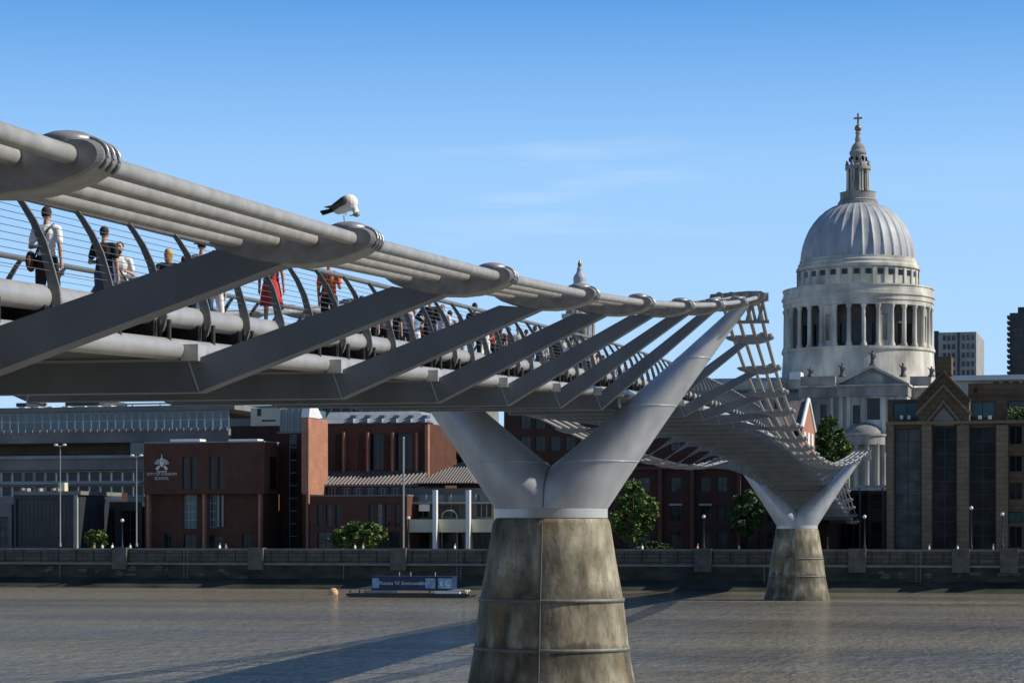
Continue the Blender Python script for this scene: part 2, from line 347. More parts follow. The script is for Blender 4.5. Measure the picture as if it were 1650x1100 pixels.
def facade(par, pxr, pyr, v0, v1, wins, m, z0=3.4, d=.35, zt=None, wm=('framed', 'glassd')):
    """front wall between pixel columns pxr, top at pixel row pyr; wins = (px0,px1,py_top,py_bottom[,nx,nz,frame,glass])"""
    u0, u1 = U(pxr[0], v0), U(pxr[1], v0); xm = sum(pxr) / 2; z1 = Z(pyr, xm, v0)
    rs = []
    for w in wins: rs.append((U(w[0], v0), U(w[1], v0), max(Z(w[3], xm, v0), z0 + .05), Z(w[2], xm, v0), *w[4:]))
    mb = MB(); wallgrid(mb, u0, u1, z0, z1, v0, rs, d); box_body(mb, u0, u1, v0, v1, z0, z1)
    w = mb.build('wall', m, par, fix=False)
    for r in rs:
        nx, nz = (r[4], r[5]) if len(r) > 5 else (2, 2); fm = r[6] if len(r) > 6 else wm[0]; gm = r[7] if len(r) > 7 else wm[1]
        window(par, r[0] + .004, r[1] - .004, r[2] + .004, r[3] - .004, v0 + d - .09, nx, nz, fm, gm)
    return u0, u1, z1, w
def text_mesh(s, size, depth=.02):
    c = bpy.data.curves.new('t', 'FONT'); c.body = s; c.size = size; c.extrude = depth / 2; c.align_x = 'CENTER'; c.align_y = 'CENTER'
    o = bpy.data.objects.new('t', c); COL.objects.link(o); dg = bpy.context.evaluated_depsgraph_get()
    me = bpy.data.meshes.new_from_object(o.evaluated_get(dg)); bpy.data.objects.remove(o); return me
def text_on(par, s, size, u, v, z, m, name='lettering'):
    me = text_mesh(s, size); me.name = name; ref = par['_ref']
    me.transform(Matrix.Translation((u - ref[0], v - ref[1], z - ref[2])) @ Matrix.Rotation(R(90), 4, 'X'))
    me.materials.clear(); me.materials.append(m); o = bpy.data.objects.new(name, me); COL.objects.link(o); o.parent = par; return o

# ============================================================ SETTING
def sheet(name, pts, z, m, kind='structure'):
    o = MB().add([(x, y, z) for x, y in pts], [tuple(range(len(pts)))]).build(name, m); o['kind'] = kind; return o
a, b = bw(-1500, .3), bw(900, .3)
sheet('river_water', [(-1600, -500), (900, -500), (b.x, b.y), (a.x, a.y)], 0, M['water'])
mb = MB(); prof = [(.35, -1.2), (.35, 3.6), (45, 3.6), (110, 6), (330, 13), (3500, 16)]
vs = []
for v, z in prof:
    for u in (-2200, 1500): p = bw(u, v); vs.append((p.x, p.y, z))
mb.add(vs, [(2 * i, 2 * i + 1, 2 * i + 3, 2 * i + 2) for i in range(len(prof) - 1)])
g = mb.build('ground', mat('paving', (.16, .15, .14), .9, 0, .15, .5)); g['kind'] = 'structure'

mb = MB(); mb.box(-600, 500, -700, 1.2, -2, 4.7); g2 = mb.build('south_promenade', mat('south_paving', (.13, .12, .11), .9, 0, .15, .5)); g2['kind'] = 'structure'  # unseen near-bank ground, added to block reflection off the water
# brick gallery behind the viewpoint, out of view, added to darken south-facing shade
gal = thing('unseen_gallery', 'unseen brown brick gallery with a tall square chimney, added on the near bank to cut sky light', 'gallery', (0, -60, 4.7)); gal['_ref'] = (0, -60, 4.7)
mb = MB(); mb.box(-110, 90, -130, -60, 4.7, 40); mb.box(-108, 88, -100, -68, 40, 46); mb.build('wall', mat('gallery_brick', (.11, .07, .045), .9, 0, .2, .3), gal)
MB().box(-17, -3, -62, -48, 4.7, 99).build('chimney', bpy.data.materials['gallery_brick'], gal)
for k in range(14):
    xx = -102 + 14 * k
    if not -24 < xx < 2: MB().box(xx, xx + 3.2, -59.98, -59.8, 12, 34).build('window', mat('gallery_window', (.02, .022, .025), .3) if 'gallery_window' not in bpy.data.materials else bpy.data.materials['gallery_window'], gal)
# ============================================================ BRIDGE
P1, P2 = 79.65, 223.65
MID = (P1 + P2) / 2
def zb(y):     # underside of cross beams
    if y < P1: return 10.62 - .0475 * (P1 - y) + .00002 * (P1 - y) ** 2 * 0
    s = (y - MID) / 72.0
    if y <= P2: return 12.15 - 1.53 * s * s
    return 10.62 - .045 * (y - P2)
def zc(y):     # cable plane
    if y < P1: s = P1 - y; return 14.5 - .1237 * s + .000592 * s * s
    if y > P2: s = y - P2; return 14.3 - .10 * s
    s = (y - P1) / 144; return 14.5 - .2 * s - 12.6 * s * (1 - s) * (1 - .10 * math.sin(math.pi * s) ** .5 * 0)
def xc(y):     # outer edge of the cable group
    if y < P1: return 7.5
    if y > P2: return max(3.9, 7.0 - .16 * (y - P2))
    s = (y - P1) / 144; return 7.45 - .45 * s - 4.6 * s * (1 - s)
bridge = thing('footbridge', 'grey steel footbridge with cable wings crossing the river on two forked piers', 'footbridge', (0, P1, zb(P1)))
bridge['_ref'] = (0, P1, zb(P1))
ys = [-28 + 1.0 * i for i in range(0, 13)] + [-16 + 2 * i for i in range(0, 200)]
ys = [-30 + 4.0 * i for i in range(86)]
Y1 = 296.0
ys = [y for y in ys if y <= Y1] + [Y1]
CO = (-.23, -.65, -1.07, -1.48)   # cable centres relative to outer edge
nodes = sorted([P1 - 8 * k for k in range(0, 14)] + [P1 + 8 * k for k in range(1, 19)] + [P2 + 8 * k for k in range(1, 9)])
for sgn in (1, -1):
    for c in CO:
        r_ = .070
        pts = [(sgn * (xc(y) + c), y, zc(y)) for y in nodes]
        MB().tube(pts, .072, 16).build('cable', M['cable'], bridge)
# deck
def strip(x0, x1, dz0, dz1, name, m):
    mb = MB(); v = []
    for y in ys:
        for x, dz in ((x0, dz0), (x1, dz0), (x1, dz1), (x0, dz1)): v.append((x, y, zb(y) + dz))
    n = len(ys); f = [(4 * i + k, 4 * i + (k + 1) % 4, 4 * i + 4 + (k + 1) % 4, 4 * i + 4 + k) for i in range(n - 1) for k in range(4)]
    f += [(0, 1, 2, 3), (4 * n - 4, 4 * n - 3, 4 * n - 2, 4 * n - 1)]
    mb.add(v, f); return mb.build(name, m, bridge)
strip(-2.15, 2.15, 1.10, 1.30, 'deck', M['deck'])
strip(-2.35, 2.35, .50, .62, 'deck_soffit', mat('soffit_paint', (.085, .085, .08), .6, 0, .25, 1.5))
for sg in (1, -1):
    MB().tube([(sg * 2.36, y, zb(y) + 1.13) for y in ys], .165, 20).build('edge_tube', M['tube'], bridge)
    MB().tube([(sg * 2.62, y, zb(y) + .62) for y in ys], .155, 20).build('lower_tube', M['tube'], bridge)
    MB().tube([(sg * 2.02, y, zb(y) + 2.42) for y in ys], .05, 10).build('handrail', M['blade'], bridge)
    for k in range(9):
        q = (k + 1) / 10; zz = 2.36 - 1.0 * q; xx = 2.06 + .47 * math.sin(q * 1.35)
        MB().tube([(sg * xx, y, zb(y) + zz) for y in ys], .005, 5).build('rail_wire', M['wire'], bridge)
# balusters
def blade_pts():
    c = [(2.02, 2.44), (2.13, 2.30), (2.27, 2.08), (2.39, 1.82), (2.48, 1.50), (2.54, 1.25), (2.55, 1.08), (2.50, .94), (2.38, .84), (2.22, .79), (2.02, .78)]
    w = [.028, .036, .044, .052, .060, .072, .086, .10, .105, .10, .08]
    o, i = [], []
    for k, (x, z) in enumerate(c):
        a_ = Vector(c[min(k + 1, len(c) - 1)]) - Vector(c[max(k - 1, 0)]); a_.normalize(); nn = Vector((-a_.y, a_.x))
        o.append((x + nn.x * w[k], z + nn.y * w[k])); i.append((x - nn.x * w[k], z - nn.y * w[k]))
    return o + i[::-1], c, w
poly, cpts, wpts = blade_pts()
def blade_mb(mb, sg, y, zz):
    # quad strip so that the concave outline triangulates well
    o = poly[:len(cpts)]; i = poly[len(cpts):][::-1]; n = len(o); t = .022
    v = []
    for a_, b_ in zip(o, i):
        for p in (a_, b_):
            for dy in (-t, t): v.append((sg * p[0], y + dy, zz + p[1]))
    f = []
    for k in range(n - 1):
        A = 4 * k; B = 4 * k + 4
        f += [(A, A + 2, B + 2, B), (A + 1, B + 1, B + 3, A + 3), (A, B, B + 1, A + 1), (A + 2, A + 3, B + 3, B + 2)]
    f += [(0, 1, 3, 2), (4 * n - 4, 4 * n - 2, 4 * n - 1, 4 * n - 3)]
    mb.add(v, f)
def bracket_mb(mb, sg, y, zz):
    mb.box(min(sg * 2.1, sg * 2.5), max(sg * 2.1, sg * 2.5), y - .20, y - .03, zz + .62, zz + 1.02)
    for q in (2.56, 2.70): mb.tube([(sg * q, y - .12, zz + .72), (sg * q, y - .12, zz + 1.02)], .035, 8)
b_meshes = {}
for sg in (1, -1):
    b_meshes[sg] = (MB(), MB()); blade_mb(b_meshes[sg][0], sg, 0, 0); bracket_mb(b_meshes[sg][1], sg, 0, 0)
    b_meshes[sg] = (b_meshes[sg][0].mesh('baluster', M['blade']), b_meshes[sg][1].mesh('bracket', M['dark']))
bal_y = [P1 - .6 - 2 * k for k in range(36)][::-1] + [P1 + 1.4 + 2 * k for k in range(108)]
cnt = 0; far = MB()
for i, y in enumerate(bal_y):
    for sg in (1, -1):
        near = y < P1 + 30 if sg == 1 else y < P1
        if cnt < 100 and near:
            o = bpy.data.objects.new('baluster', b_meshes[sg][0]); COL.objects.link(o); o.parent = bridge; o.location = (0, y - P1, zb(y) - zb(P1))
            if sg == 1:
                k = bpy.data.objects.new('bracket', b_meshes[sg][1]); COL.objects.link(k); k.parent = o
            cnt += 1
        else: blade_mb(far, sg, y, zb(y))
far.build('baluster', M['blade'], bridge)['kind'] = 'stuff'
# transverse arms and clamps
def clamp_mb(sg, y):
    X, z = xc(y), zc(y); mb = MB()
    bot = [(X - 1.80, z - .02), (X - 1.70, z - .09), (X - 1.50, z - .16), (X - 1.25, z - .225), (X - .98, z - .265), (X - .72, z - .275), (X - .48, z - .255), (X - .28, z - .21), (X - .12, z - .15)]
    nose = [(X - .12 + .15 * math.cos(R(a)), z - .01 + .115 * math.sin(R(a))) for a in range(-60, 91, 15)]
    top = [(X - .30, z + .115), (X - .5, z + .10), (X - .70, z + .085), (X - 1.1, z + .075), (X - 1.5, z + .06), (X - 1.72, z + .03)]
    pr = bot + nose + top
    w = .19
    n = len(pr); v = []
    cx_, cz_ = X - .8, z - .05
    for d, k in ((-w, .95), (-w + .025, 1), (w - .025, 1), (w, .95)):
        for x, zz in pr: v.append((sg * (cx_ + (x - cx_) * k), y + d, cz_ + (zz - cz_) * k))
    f = [tuple(range(n)), tuple(range(4 * n - 1, 3 * n - 1, -1))]
    for q in range(3): f += [(q * n + i, q * n + (i + 1) % n, (q + 1) * n + (i + 1) % n, (q + 1) * n + i) for i in range(n)]
    mb.add(v, f)
    # domed cap over the outer cable and raised bolt ribs on the nose
    mb.lathe([(.20, z + .08), (.215, z + .115), (.19, z + .15), (.13, z + .175), (.06, z + .188), (0.001, z + .19)], (sg * (X - .30), y), 24)
    for dy in (-.12, .0, .12):
        mb.tube([(sg * (X - .12 + .165 * math.cos(R(a))), y + dy, z - .01 + .13 * math.sin(R(a))) for a in range(-50, 81, 13)], .015, 6)
    return mb
def arm_mb(y, hw=.17):
    X, z, b0 = xc(y), zc(y), zb(y); mb = MB()
    H = .44; xo = max(X - .95, 3.35)
    Hv = .31 + .11 * max(0.0, min(1.0, (P1 - y) / 60))
    sl = (z - .25 - b0) / (xo - 2.95)
    if sl > .3: xi = max(X - 1.70, xo - (Hv - .03) / sl); zt = b0 + sl * (xi - 2.95) + Hv
    else: xi = X - 1.6; zt = z - .08
    prs = [(0, b0, b0 + H), (2.55, b0, b0 + H)]
    steps = 4
    for i in range(0, steps + 1):
        t = i / steps; xb = 2.95 + (xo - 2.95) * t; xt = 2.80 + (xi - 2.80) * t
        prs.append(((xb, b0 + sl * (xb - 2.95)), (xt, b0 + H + (zt - b0 - H) * t)))
    for sg in (1, -1):
        v = []
        for p in prs:
            if isinstance(p[0], tuple): q = [p[0], p[1]]
            else: q = [(p[0], p[1]), (p[0] if p[0] < 2.9 else 2.75, p[2])]
            for x, zz in q:
                for dy in (-hw, hw): v.append((sg * x, y + dy, zz))
        f = []; n = len(prs)
        for k in range(n - 1):
            A = 4 * k; B = A + 4
            f += [(A, A + 2, B + 2, B), (A + 1, B + 1, B + 3, A + 3), (A, B, B + 1, A + 1), (A + 2, A + 3, B + 3, B + 2)]
        f += [(4 * n - 4, 4 * n - 2, 4 * n - 1, 4 * n - 3)]
        mb.add(v, f)
    return mb
for y in nodes:
    if y < -20 or abs(y - P1) < .1 or abs(y - P2) < .1 or y > Y1 - 4: continue
    a_ = arm_mb(y).build('transverse_arm', M['arm'], bridge)
    for sg in (1, -1): clamp_mb(sg, y).build('cable_clamp', M['clamp'], a_)
    for sg in (1, -1): MB().box(min(sg * 2.72, sg * 2.98), max(sg * 2.72, sg * 2.98), y - .28, y + .1, zb(y) + .442, zb(y) + .68).build('tube_saddle', M['collar'], a_)
    for sg in (1, -1): MB().tube([(sg * 2.955, y - .172, zb(y) + .01), (sg * 2.80, y - .172, zb(y) + .45)], .014, 5).build('weld_seam', M['collar'], a_)
# piers
def pier(y, zt, name, label, outer):
    t = thing(name, label, 'bridge pier', (0, y, 0), 0, 'forked piers of the footbridge'); t['_ref'] = (0, y, 0)
    prof = [(3.28, -2), (3.20, 0), (2.96, 1.1), (2.74, 2.25), (2.54, 4.0), (2.28, 5.4), (2.08, 6.7), (2.0, 6.86), (1.9, 6.88), (.001, 6.88)]
    MB().lathe(prof, (0, y), 96, ex=1, ey=.86).build('concrete_base', M['pierc'], t)
    for zz, rr in ((4.03, 2.54), (2.33, 2.73)):
        MB().lathe([(rr - .05, zz - .07), (rr + .045, zz - .06), (rr + .045, zz + .06), (rr - .05, zz + .07)], (0, y), 96, ex=1, ey=.86).build('steel_band', mat('band_steel', (.17, .165, .15), .6, .2, .2, 3), t)
    mb = MB(); mb.box(-.05, .05, y - 2.30, y - 1.6, -1, 6.85)
    # vertical service pipe following the batter
    pp = [(-.02, y - r * .86 - .03, z) for r, z in prof[:7]]
    MB().tube(pp, .028, 8).build('pipe', mat('pipe_grey', (.10, .10, .09), .6), t)
    MB().lathe([(1.93, 6.86), (1.99, 6.9), (1.99, 7.2), (1.94, 7.24), (1.8, 7.26)], (0, y), 96, ex=1, ey=.86, smooth=False).build('collar', M['collar'], t)
    XT = outer - .45
    for sg in (1, -1):
        zs = [7.2 + (zt - .15 - 7.2) * k / 26 for k in range(27)]; v = []; seg = 40
        for z in zs:
            q = (z - 7.2) / (zt - .15 - 7.2)
            out = 1.98 + (XT + .05 - 1.98) * q - .10 * math.sin(math.pi * q)
            inn = -1.98 + (XT - .42 + 1.98) * (q ** .93 if q > 0 else 0)
            if z < 8.9: pass
            c_, h_ = (out + inn) / 2, (out - inn) / 2
            yh = 1.70 * max(0.0, 1 - q) ** .8 * .93 + .27
            yh = min(yh, 1.70)
            for k in range(seg):
                an = 2 * math.pi * k / seg; v.append((sg * (c_ + h_ * math.cos(an)), y + yh * math.sin(an), z))
        f = [(i * seg + k, i * seg + (k + 1) % seg, (i + 1) * seg + (k + 1) % seg, (i + 1) * seg + k) for i in range(len(zs) - 1) for k in range(seg)]
        m_ = MB().add(v, f, True); m_.add([v[-seg + k] for k in range(seg)], [tuple(range(seg))])
        a_ = m_.build('pier_arm', M['armv'], t)
        for qi in (6, 13, 19):
            ring = v[qi * seg:(qi + 1) * seg]; cx0 = sum(p[0] for p in ring) / seg; pts = [(cx0 + (p[0] - cx0) * 1.004, y + (p[1] - y) * 1.004, p[2] + .55 * abs(p[0] - cx0) * 0) for p in ring]
            MB().tube(pts + pts[:2], .012, 5, False).build('weld_seam', M['armv'], a_)
        # saddle head
        h = MB(); X = outer
        h.prism([(sg * (X - 1.85), zt - .10), (sg * (X - 1.2), zt - .26), (sg * (X - .4), zt - .26), (sg * (X + .05), zt - .08), (sg * (X + .08), zt + .08), (sg * (X - .05), zt + .17), (sg * (X - .5), zt + .18), (sg * (X - 1.8), zt + .09)], y - .55, y + .55)
        for c in CO:
            h.tube([(sg * (X + c), y - .75, zt + .02), (sg * (X + c), y + .75, zt + .02)], .125, 14)
        h.tube([(sg * (X - .2), y - .2, zt), (sg * (X + .18), y - .2, zt)], .15, 14)
        h.build('saddle', M['clamp'], a_)
        bk = MB()
        for xx in (X - 1.1, X - .45, X - .05):
            bk.tube([(sg * xx, y + .35, zt - .15), (sg * (xx - .18), y + .5, zt - .75)], .055, 8)
            bk.tube([(sg * xx, y + .35, zt - .15), (sg * (xx + .12), y + .5, zt - .75)], .055, 8)
        bk.box(min(sg * (X - 1.5), sg * (X + .15)), max(sg * (X - 1.5), sg * (X + .15)), y + .38, y + .62, zt - .84, zt - .74)
        bk.build('head_bracket', M['clamp'], a_)
    pts = []
    for k in range(12):
        z = 7.25 + 1.62 * k / 11; q = (z - 7.2) / (zt - .15 - 7.2); out = 1.98 + (XT + .05 - 1.98) * q - .10 * math.sin(math.pi * q); inn = -1.98 + (XT - .42 + 1.98) * q ** .93
        c_, h_ = (out + inn) / 2, (out - inn) / 2; yh = min(1.70 * max(0.0, 1 - q) ** .8 * .93 + .27, 1.70)
        if abs(c_) < h_: pts.append((0, y - yh * math.sqrt(1 - (c_ / h_) ** 2) + .01, z))
    if len(pts) > 2: MB().tube(pts, .032, 8).build('joint_cover', M['arm'], t)
    return t
pier(P1, 14.5, 'bridge_pier', 'nearer forked steel pier on a wide stained concrete base', xc(P1))
pier(P2, 14.3, 'bridge_pier', 'farther small forked pier on a concrete base near the opposite bank', xc(P2))
for yy in (P1, P2):
    X = xc(yy)
    for sg in (1, -1):
        MB().tube([(sg * (X - 1.55), yy - .9, zc(yy) - .35), (sg * 1.9, yy - .9, zb(yy) + .62)], .085, 10).build('tie_tube', M['collar'], bridge)
    MB().box(-2.4, 2.4, yy - .35, yy + .35, zb(yy) + .05, zb(yy) + .48).build('cross_beam', M['arm'], bridge)

# ============================================================ RIVER WALL
M['pil'] = mat('granite_block', (.11, .105, .09), .85, 0, .3, 1.2, .4, 4)
rw = bthing('river_wall', 'long dark granite river wall with pale coping along the far bank', 'river wall', 0, 0, 0)
M['weed'] = mat('weedy_granite', (.012, .014, .009), .85, 0, .5, .55, .6, 2, (.6, 1, 1.6), col2=(.06, .062, .045), detail=9)
mb = MB(); mb.box(-420, 260, 0, 1.2, -1.5, 2.75); mb.build('wall', M['weed'], rw)
MB().box(-420, 260, -.18, 1.1, 2.753, 3.0).build('string_course', M['coping'], rw)
MB().box(-420, 260, .05, .55, 3.003, 4.50).build('parapet', M['wall'], rw)
MB().box(-420, 260, -.02, .62, 4.503, 4.70).build('coping', M['coping'], rw)
MB().prism([(-2.6, -.6), (0, -.6), (0, 1.2), (-.8, .75)], -420, 260, 'x').build('wall_footing', mat('algae_stone', (.012, .018, .010), .8, 0, .6, .5, .6, 2, (.5, 1, 1), col2=(.06, .06, .045)), rw)
for k, px in enumerate((-12, 205, 425, 655, 812, 1146, 1395, 1562, 1640)):
    u = U(px, 0) - .9; MB().box(u - .95, u + .95, -.42, .75, 2.2, 4.78).build('pilaster', M['pil'], rw)
random.seed(3)
for px, py in ((555, 930), (98, 925), (1232, 920)):
    u = U(px, 0); MB().tube([(u, -.25, 2.8), (u, -.3, .3)], .06, 6).build('mooring_chain', M['coping'], rw)
for i in range(26):
    px = random.choice([random.uniform(60, 420), random.uniform(60, 420), random.uniform(1400, 1640)]); u = U(px, 0); w_, h_ = random.uniform(.5, 1.6), random.uniform(.25, .6); z_ = random.uniform(1.0, 2.2)
    MB().prism([(u, z_), (u + w_ * .7, z_ - .1), (u + w_, z_ + h_ * .6), (u + w_ * .5, z_ + h_), (u + .05, z_ + h_ * .7)], -.06 - random.random() * .05, -.001).build('facing_stone', M['wall'], rw)

for px in (300, 740, 1480):
    u = U(px, 0); la = MB()
    for s_ in (-.25, .25): la.tube([(u + s_, -.12, .2), (u + s_, -.12, 4.4)], .035, 6)
    for k in range(13): la.tube([(u - .25, -.12, .4 + .3 * k), (u + .25, -.12, .4 + .3 * k)], .022, 5)
    la.build('ladder', M['conc'], rw)
for k in range(60):
    u = U(-20 + 28.5 * k, 0); MB().box(u - .05, u + .05, -.03, -.002, 3.05, 4.45).build('parapet_joint', M['weed'], rw)
# ============================================================ FAR BANK BUILDINGS
# ---- grey concrete office
V = 62
ob = bthing('office_building', 'long grey concrete office block with a strip of blue windows, far left', 'office building', U(100, V), V)
z = lambda py, v=V, px=150: Z(py, px, v)
u0, u1 = U(-90, V), U(378, V)
def slab(name, pxa, pxb, pya, pyb, v0, v1, m, par):
    xm = (pxa + pxb) / 2; return MB().box(U(pxa, v0), U(pxb, v0), v0, v1, Z(pyb, xm, v0), Z(pya, xm, v0)).build(name, m, par)
slab('roof', -90, 378, 655, 663, V - .3, V + 25, M['conc'], ob)
slab('upper_wall', -90, 368, 693, 713, V - 1.2, V + 25, M['conc'], ob)
slab('recess_wall', -90, 230, 713, 734, V + 2, V + 20, M['brown'], ob)
slab('ledge', -90, 232, 734, 739, V - 1.5, V + 20, M['concl'], ob)
slab('middle_wall', -90, 232, 739, 757, V - 1.0, V + 20, M['conc'], ob)
slab('ledge', -90, 226, 776, 780, V - 1.4, V + 20, M['concl'], ob)
slab('lower_wall', -90, 232, 800, 890, V - 1.0, V + 20, M['conc'], ob)
n = 35
for i in range(n):
    a_, b_ = -90 + (458) * i / n, -90 + 458 * (i + 1) / n
    window(ob, U(a_, V) + .03, U(b_, V) - .03, z(692.6), z(663.4), V + .3, 1, 2, 'frame', 'glassb', .16)
for i in range(18):
    a_, b_ = -90 + 320 * i / 18, -90 + 320 * (i + 1) / 18
    window(ob, U(a_, V) + .03, U(b_, V) - .03, z(776), z(757.2), V + .6, 1, 1, 'frame', 'glassd', .2)
    window(ob, U(a_, V) + .03, U(b_, V) - .03, z(800), z(780.2), V + .6, 1, 1, 'frame', 'glassd', .2)
for i in range(40):
    c = U(-88 + 463 * i / 40, V - 1.2); MB().box(c - .3, c + .3, V - 1.5, V - 1.2, z(697), z(692)).build('sill_block', M['conc'], ob)
MB().tube([(U(150, V), V + 4, z(649)), (U(374, V), V + 4, z(649))], .14, 6).build('roof_rail', M['concl'], ob)
for px in (150, 195, 240, 285, 330, 374): MB().tube([(U(px, V), V + 4, z(649)), (U(px, V), V + 4, z(656))], .09, 6).build('rail_post', M['concl'], ob)
for px, w_ in ((25, 5), (48, 4), (70, 4), (95, 5), (118, 9), (140, 9), (163, 7)):
    MB().box(U(px - w_, V), U(px + w_, V), V + 2, V + 4, z(656), z(652)).build('roof_vent', M['white' if px > 20 else 'conc'], ob)
slab('plant_room', 105, 160, 644, 655, V + 6, V + 16, M['framed'], ob)
slab('plant_room', 26, 42, 649, 655, V + 6, V + 12, M['framed'], ob)
slab('stair_glass', 210, 230, 713, 735, V - 3, V + 3, M['glassb'], ob)
# turret behind
tr = bthing('turret', 'small dark domed turret peeping over the grey office roof', 'turret', U(58, 90), 90, 3.6)
u, zt = U(58, 90), lambda py: Z(py, 58, 90)
MB().lathe([(1.6, 3), (1.6, zt(652)), (1.9, zt(651.5)), (1.5, zt(648)), (1.15, zt(645)), (.5, zt(642.5)), (.45, zt(640)), (.05, zt(637))], (u, 90), 16).build('turret_dome', M['framed'], tr)
MB().lathe([(2.2, 3), (2.2, zt(655))], (u, 90), 12).build('turret_base', M['stone_dk'], tr)
# ---- low dark pavilion at left
V = 18
pv = bthing('pavilion', 'low dark glazed pavilion with a fine grid of bars at far left', 'pavilion', U(75, V), V)
facade(pv, (22, 128), 797, V, V + 12, [(26, 118, 803, 880, 14, 4, 'framed', 'glass2')], M['framed'])
slab('parapet', 20, 130, 791, 797, V - .3, V + 12, M['conc'], pv)
slab('corner_post', 118.5, 124, 797, 890, V - .5, V - .06, M['concl'], pv)
for px in (32, 40, 60, 82, 90): slab('roof_box', px, px + 4, 786, 791, V + 2, V + 3, M['concl'], pv)
slab('roof_plinth', 94, 104, 777, 791, V + 3, V + 4, M['cream'], pv)
bl = bthing('brick_block', 'low dark brick block with a small white roof sign, between the pavilion and the school', 'brick building', U(150, 26), 26)
facade(bl, (131, 164), 792, 26, 34, [(138, 156, 830, 880)], M['brickd'])
facade(bl, (164.3, 229), 808, 27, 34, [(172, 185, 820, 880), (195, 222, 822, 884)], M['framed'])
slab('roof_sign', 166, 196, 799, 804, 25.5, 25.7, M['white'], bl)
fb = bthing('low_building', 'low grey walled building cut by the left edge of the picture', 'building', U(-20, 20), 20)
facade(fb, (-80, 19), 812, 20, 32, [(-60, -30, 840, 880), (-15, 14, 832, 884, 4, 3)], M['conc'])
# ---- school
V = 22
sc = bthing('school_building', 'dark red brick school with a white crest and lettering on its upper wall', 'school', U(330, V), V)
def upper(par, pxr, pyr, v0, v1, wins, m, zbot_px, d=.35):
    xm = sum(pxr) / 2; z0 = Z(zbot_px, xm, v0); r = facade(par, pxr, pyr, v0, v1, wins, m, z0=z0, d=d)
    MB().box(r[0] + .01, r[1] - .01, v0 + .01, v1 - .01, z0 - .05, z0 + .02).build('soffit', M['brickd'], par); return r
W1 = [(293.5, 304, 735, 788, 1, 3), (307, 318, 735, 788, 1, 3), (337, 347.5, 735, 788, 1, 3), (351, 361, 735, 788, 1, 3)]
r = upper(sc, (232, 426), 713, V, V + 4.9, W1, M['brick'], 795)
facade(sc, (233, 424), 795.5, V + 1.6, V + 14, [(264, 276, 858, 889), (296, 317, 797, 851, 3, 4, 'frame', 'glassg'), (337, 349, 797, 850, 2, 4, 'frame', 'glassg'), (296, 316, 860, 889), (337, 360, 862, 889), (390, 404, 860, 889)], M['brick'])
slab('coping', 232, 426, 711, 713, V - .15, V + 5, M['concl'], sc)
for a_, b_ in ((274, 322), (368, 415)): slab('skylight', a_, b_, 707, 711, V + 2, V + 4, M['white'], sc)
for px in (238, 328, 418): slab('column', px - 2, px + 2, 795.5, 890, V + .2, V + .9, M['brick_sun'], sc)
slab('column', 427, 431, 795, 890, V + 4, V + 4.6, M['brick_sun'], sc)
MB().box(r[1] + .001, r[1] + .06, V + 1.9, V + 4.1, Z(788, 430, V), Z(735, 430, V)).build('window', M['glassd'], sc)
for px in (350, 357): slab('window_mullion', px, px + 3, 797, 848, V + 1.3, V + 1.55, M['concl'], sc)
# crest: a shield between two outspread wings and a helm, in white relief
cu, cz = U(261, V), Z(747, 261, V)
k = .075
cm = MB()
def rel(pts, d): cm.prism([(cu + x * k, cz + y_ * k) for x, y_ in pts], V - d, V - .005)
rel([(-3.2, 4), (3.2, 4), (3.2, -2), (0, -6), (-3.2, -2)], .10)
for s_ in (-1, 1):
    for q in range(4):
        a_ = R(15 + 30 * q); ca, sa = math.cos(a_), math.sin(a_)
        rel([(s_ * (4 + ca * 1), sa * 1 + -1), (s_ * (4 + ca * 9 - sa * 1.6), sa * 9 + ca * 1.6 - 1), (s_ * (4 + ca * 9.5 + sa * 1.4), sa * 9.5 - ca * 1.4 - 1)], .08 + q * .004)
    rel([(s_ * 4, -2), (s_ * 9, -5), (s_ * 11.5, -9), (s_ * 8, -11), (s_ * 4.5, -8)], .12)
rel([(-2.6, 6), (2.6, 6), (2, 10), (0, 12.5), (-2, 10)], .11)
rel([(-1, 13), (1, 13), (0, 17)], .10)
rel([(-10, -12.5), (10, -12.5), (9, -14), (-9, -14)], .09)
cm.build('crest', M['white'], sc)
text_on(sc, 'CITY OF LONDON', .50, U(261, V), V - .03, Z(763.5, 261, V), M['white'])
text_on(sc, 'SCHOOL', .50, U(261, V), V - .03, Z(770.5, 261, V), M['white'])
db = bthing('concrete_slab_block', 'dim grey slab block far behind the school roof, just under the bridge deck', 'building', U(600, 100), 100)
facade(db, (368, 760), 651, 100, 116, [(376 + 16 * i, 388 + 16 * i, 656, 663, 2, 1) for i in range(23)], M['conc'])
# ---- stair tower and pylon
V = 30
st = bthing('brick_stair_tower', 'tall dark brick tower with a vertical strip of glass and a glazed top box', 'brick tower', U(470, V), V)
facade(st, (446, 486), 698, V, V + 12, [(465, 478, 700, 884, 1, 9, 'frame', 'glassd')], M['brickd'])
slab('glass_box', 451, 491, 658, 698, V + 1, V + 9, M['glassb'], st)
for px in (451, 461, 471, 481, 490): slab('mullion', px, px + 1, 658, 698, V + .9, V + 1, M['frame'], st)
slab('parapet', 446, 487, 695.5, 698, V - .1, V + .9, M['conc'], st)
V = 23
py_ = bthing('brick_pylon', 'tall orange sunlit brick wall with a sloping white cap', 'brick wall', U(490, V), V)
ua, ub = U(487, V), U(497, V); vb = V
while True:
    vb += .1; P = bw(ub, vb) - Vector((CX, 0))
    if 825 + F * P.dot(RT) / P.dot(FW) > 528: break
zt_, zl = Z(672, 497, V), Z(796, 497, V)
MB().box(ua, ub, V, vb, zl, zt_).build('wall', M['brick_sun'], py_)
MB().box(ua, ub - .02, V + .02, vb - .02, 3.4, zl).build('lower_wall', M['brickd'], py_)
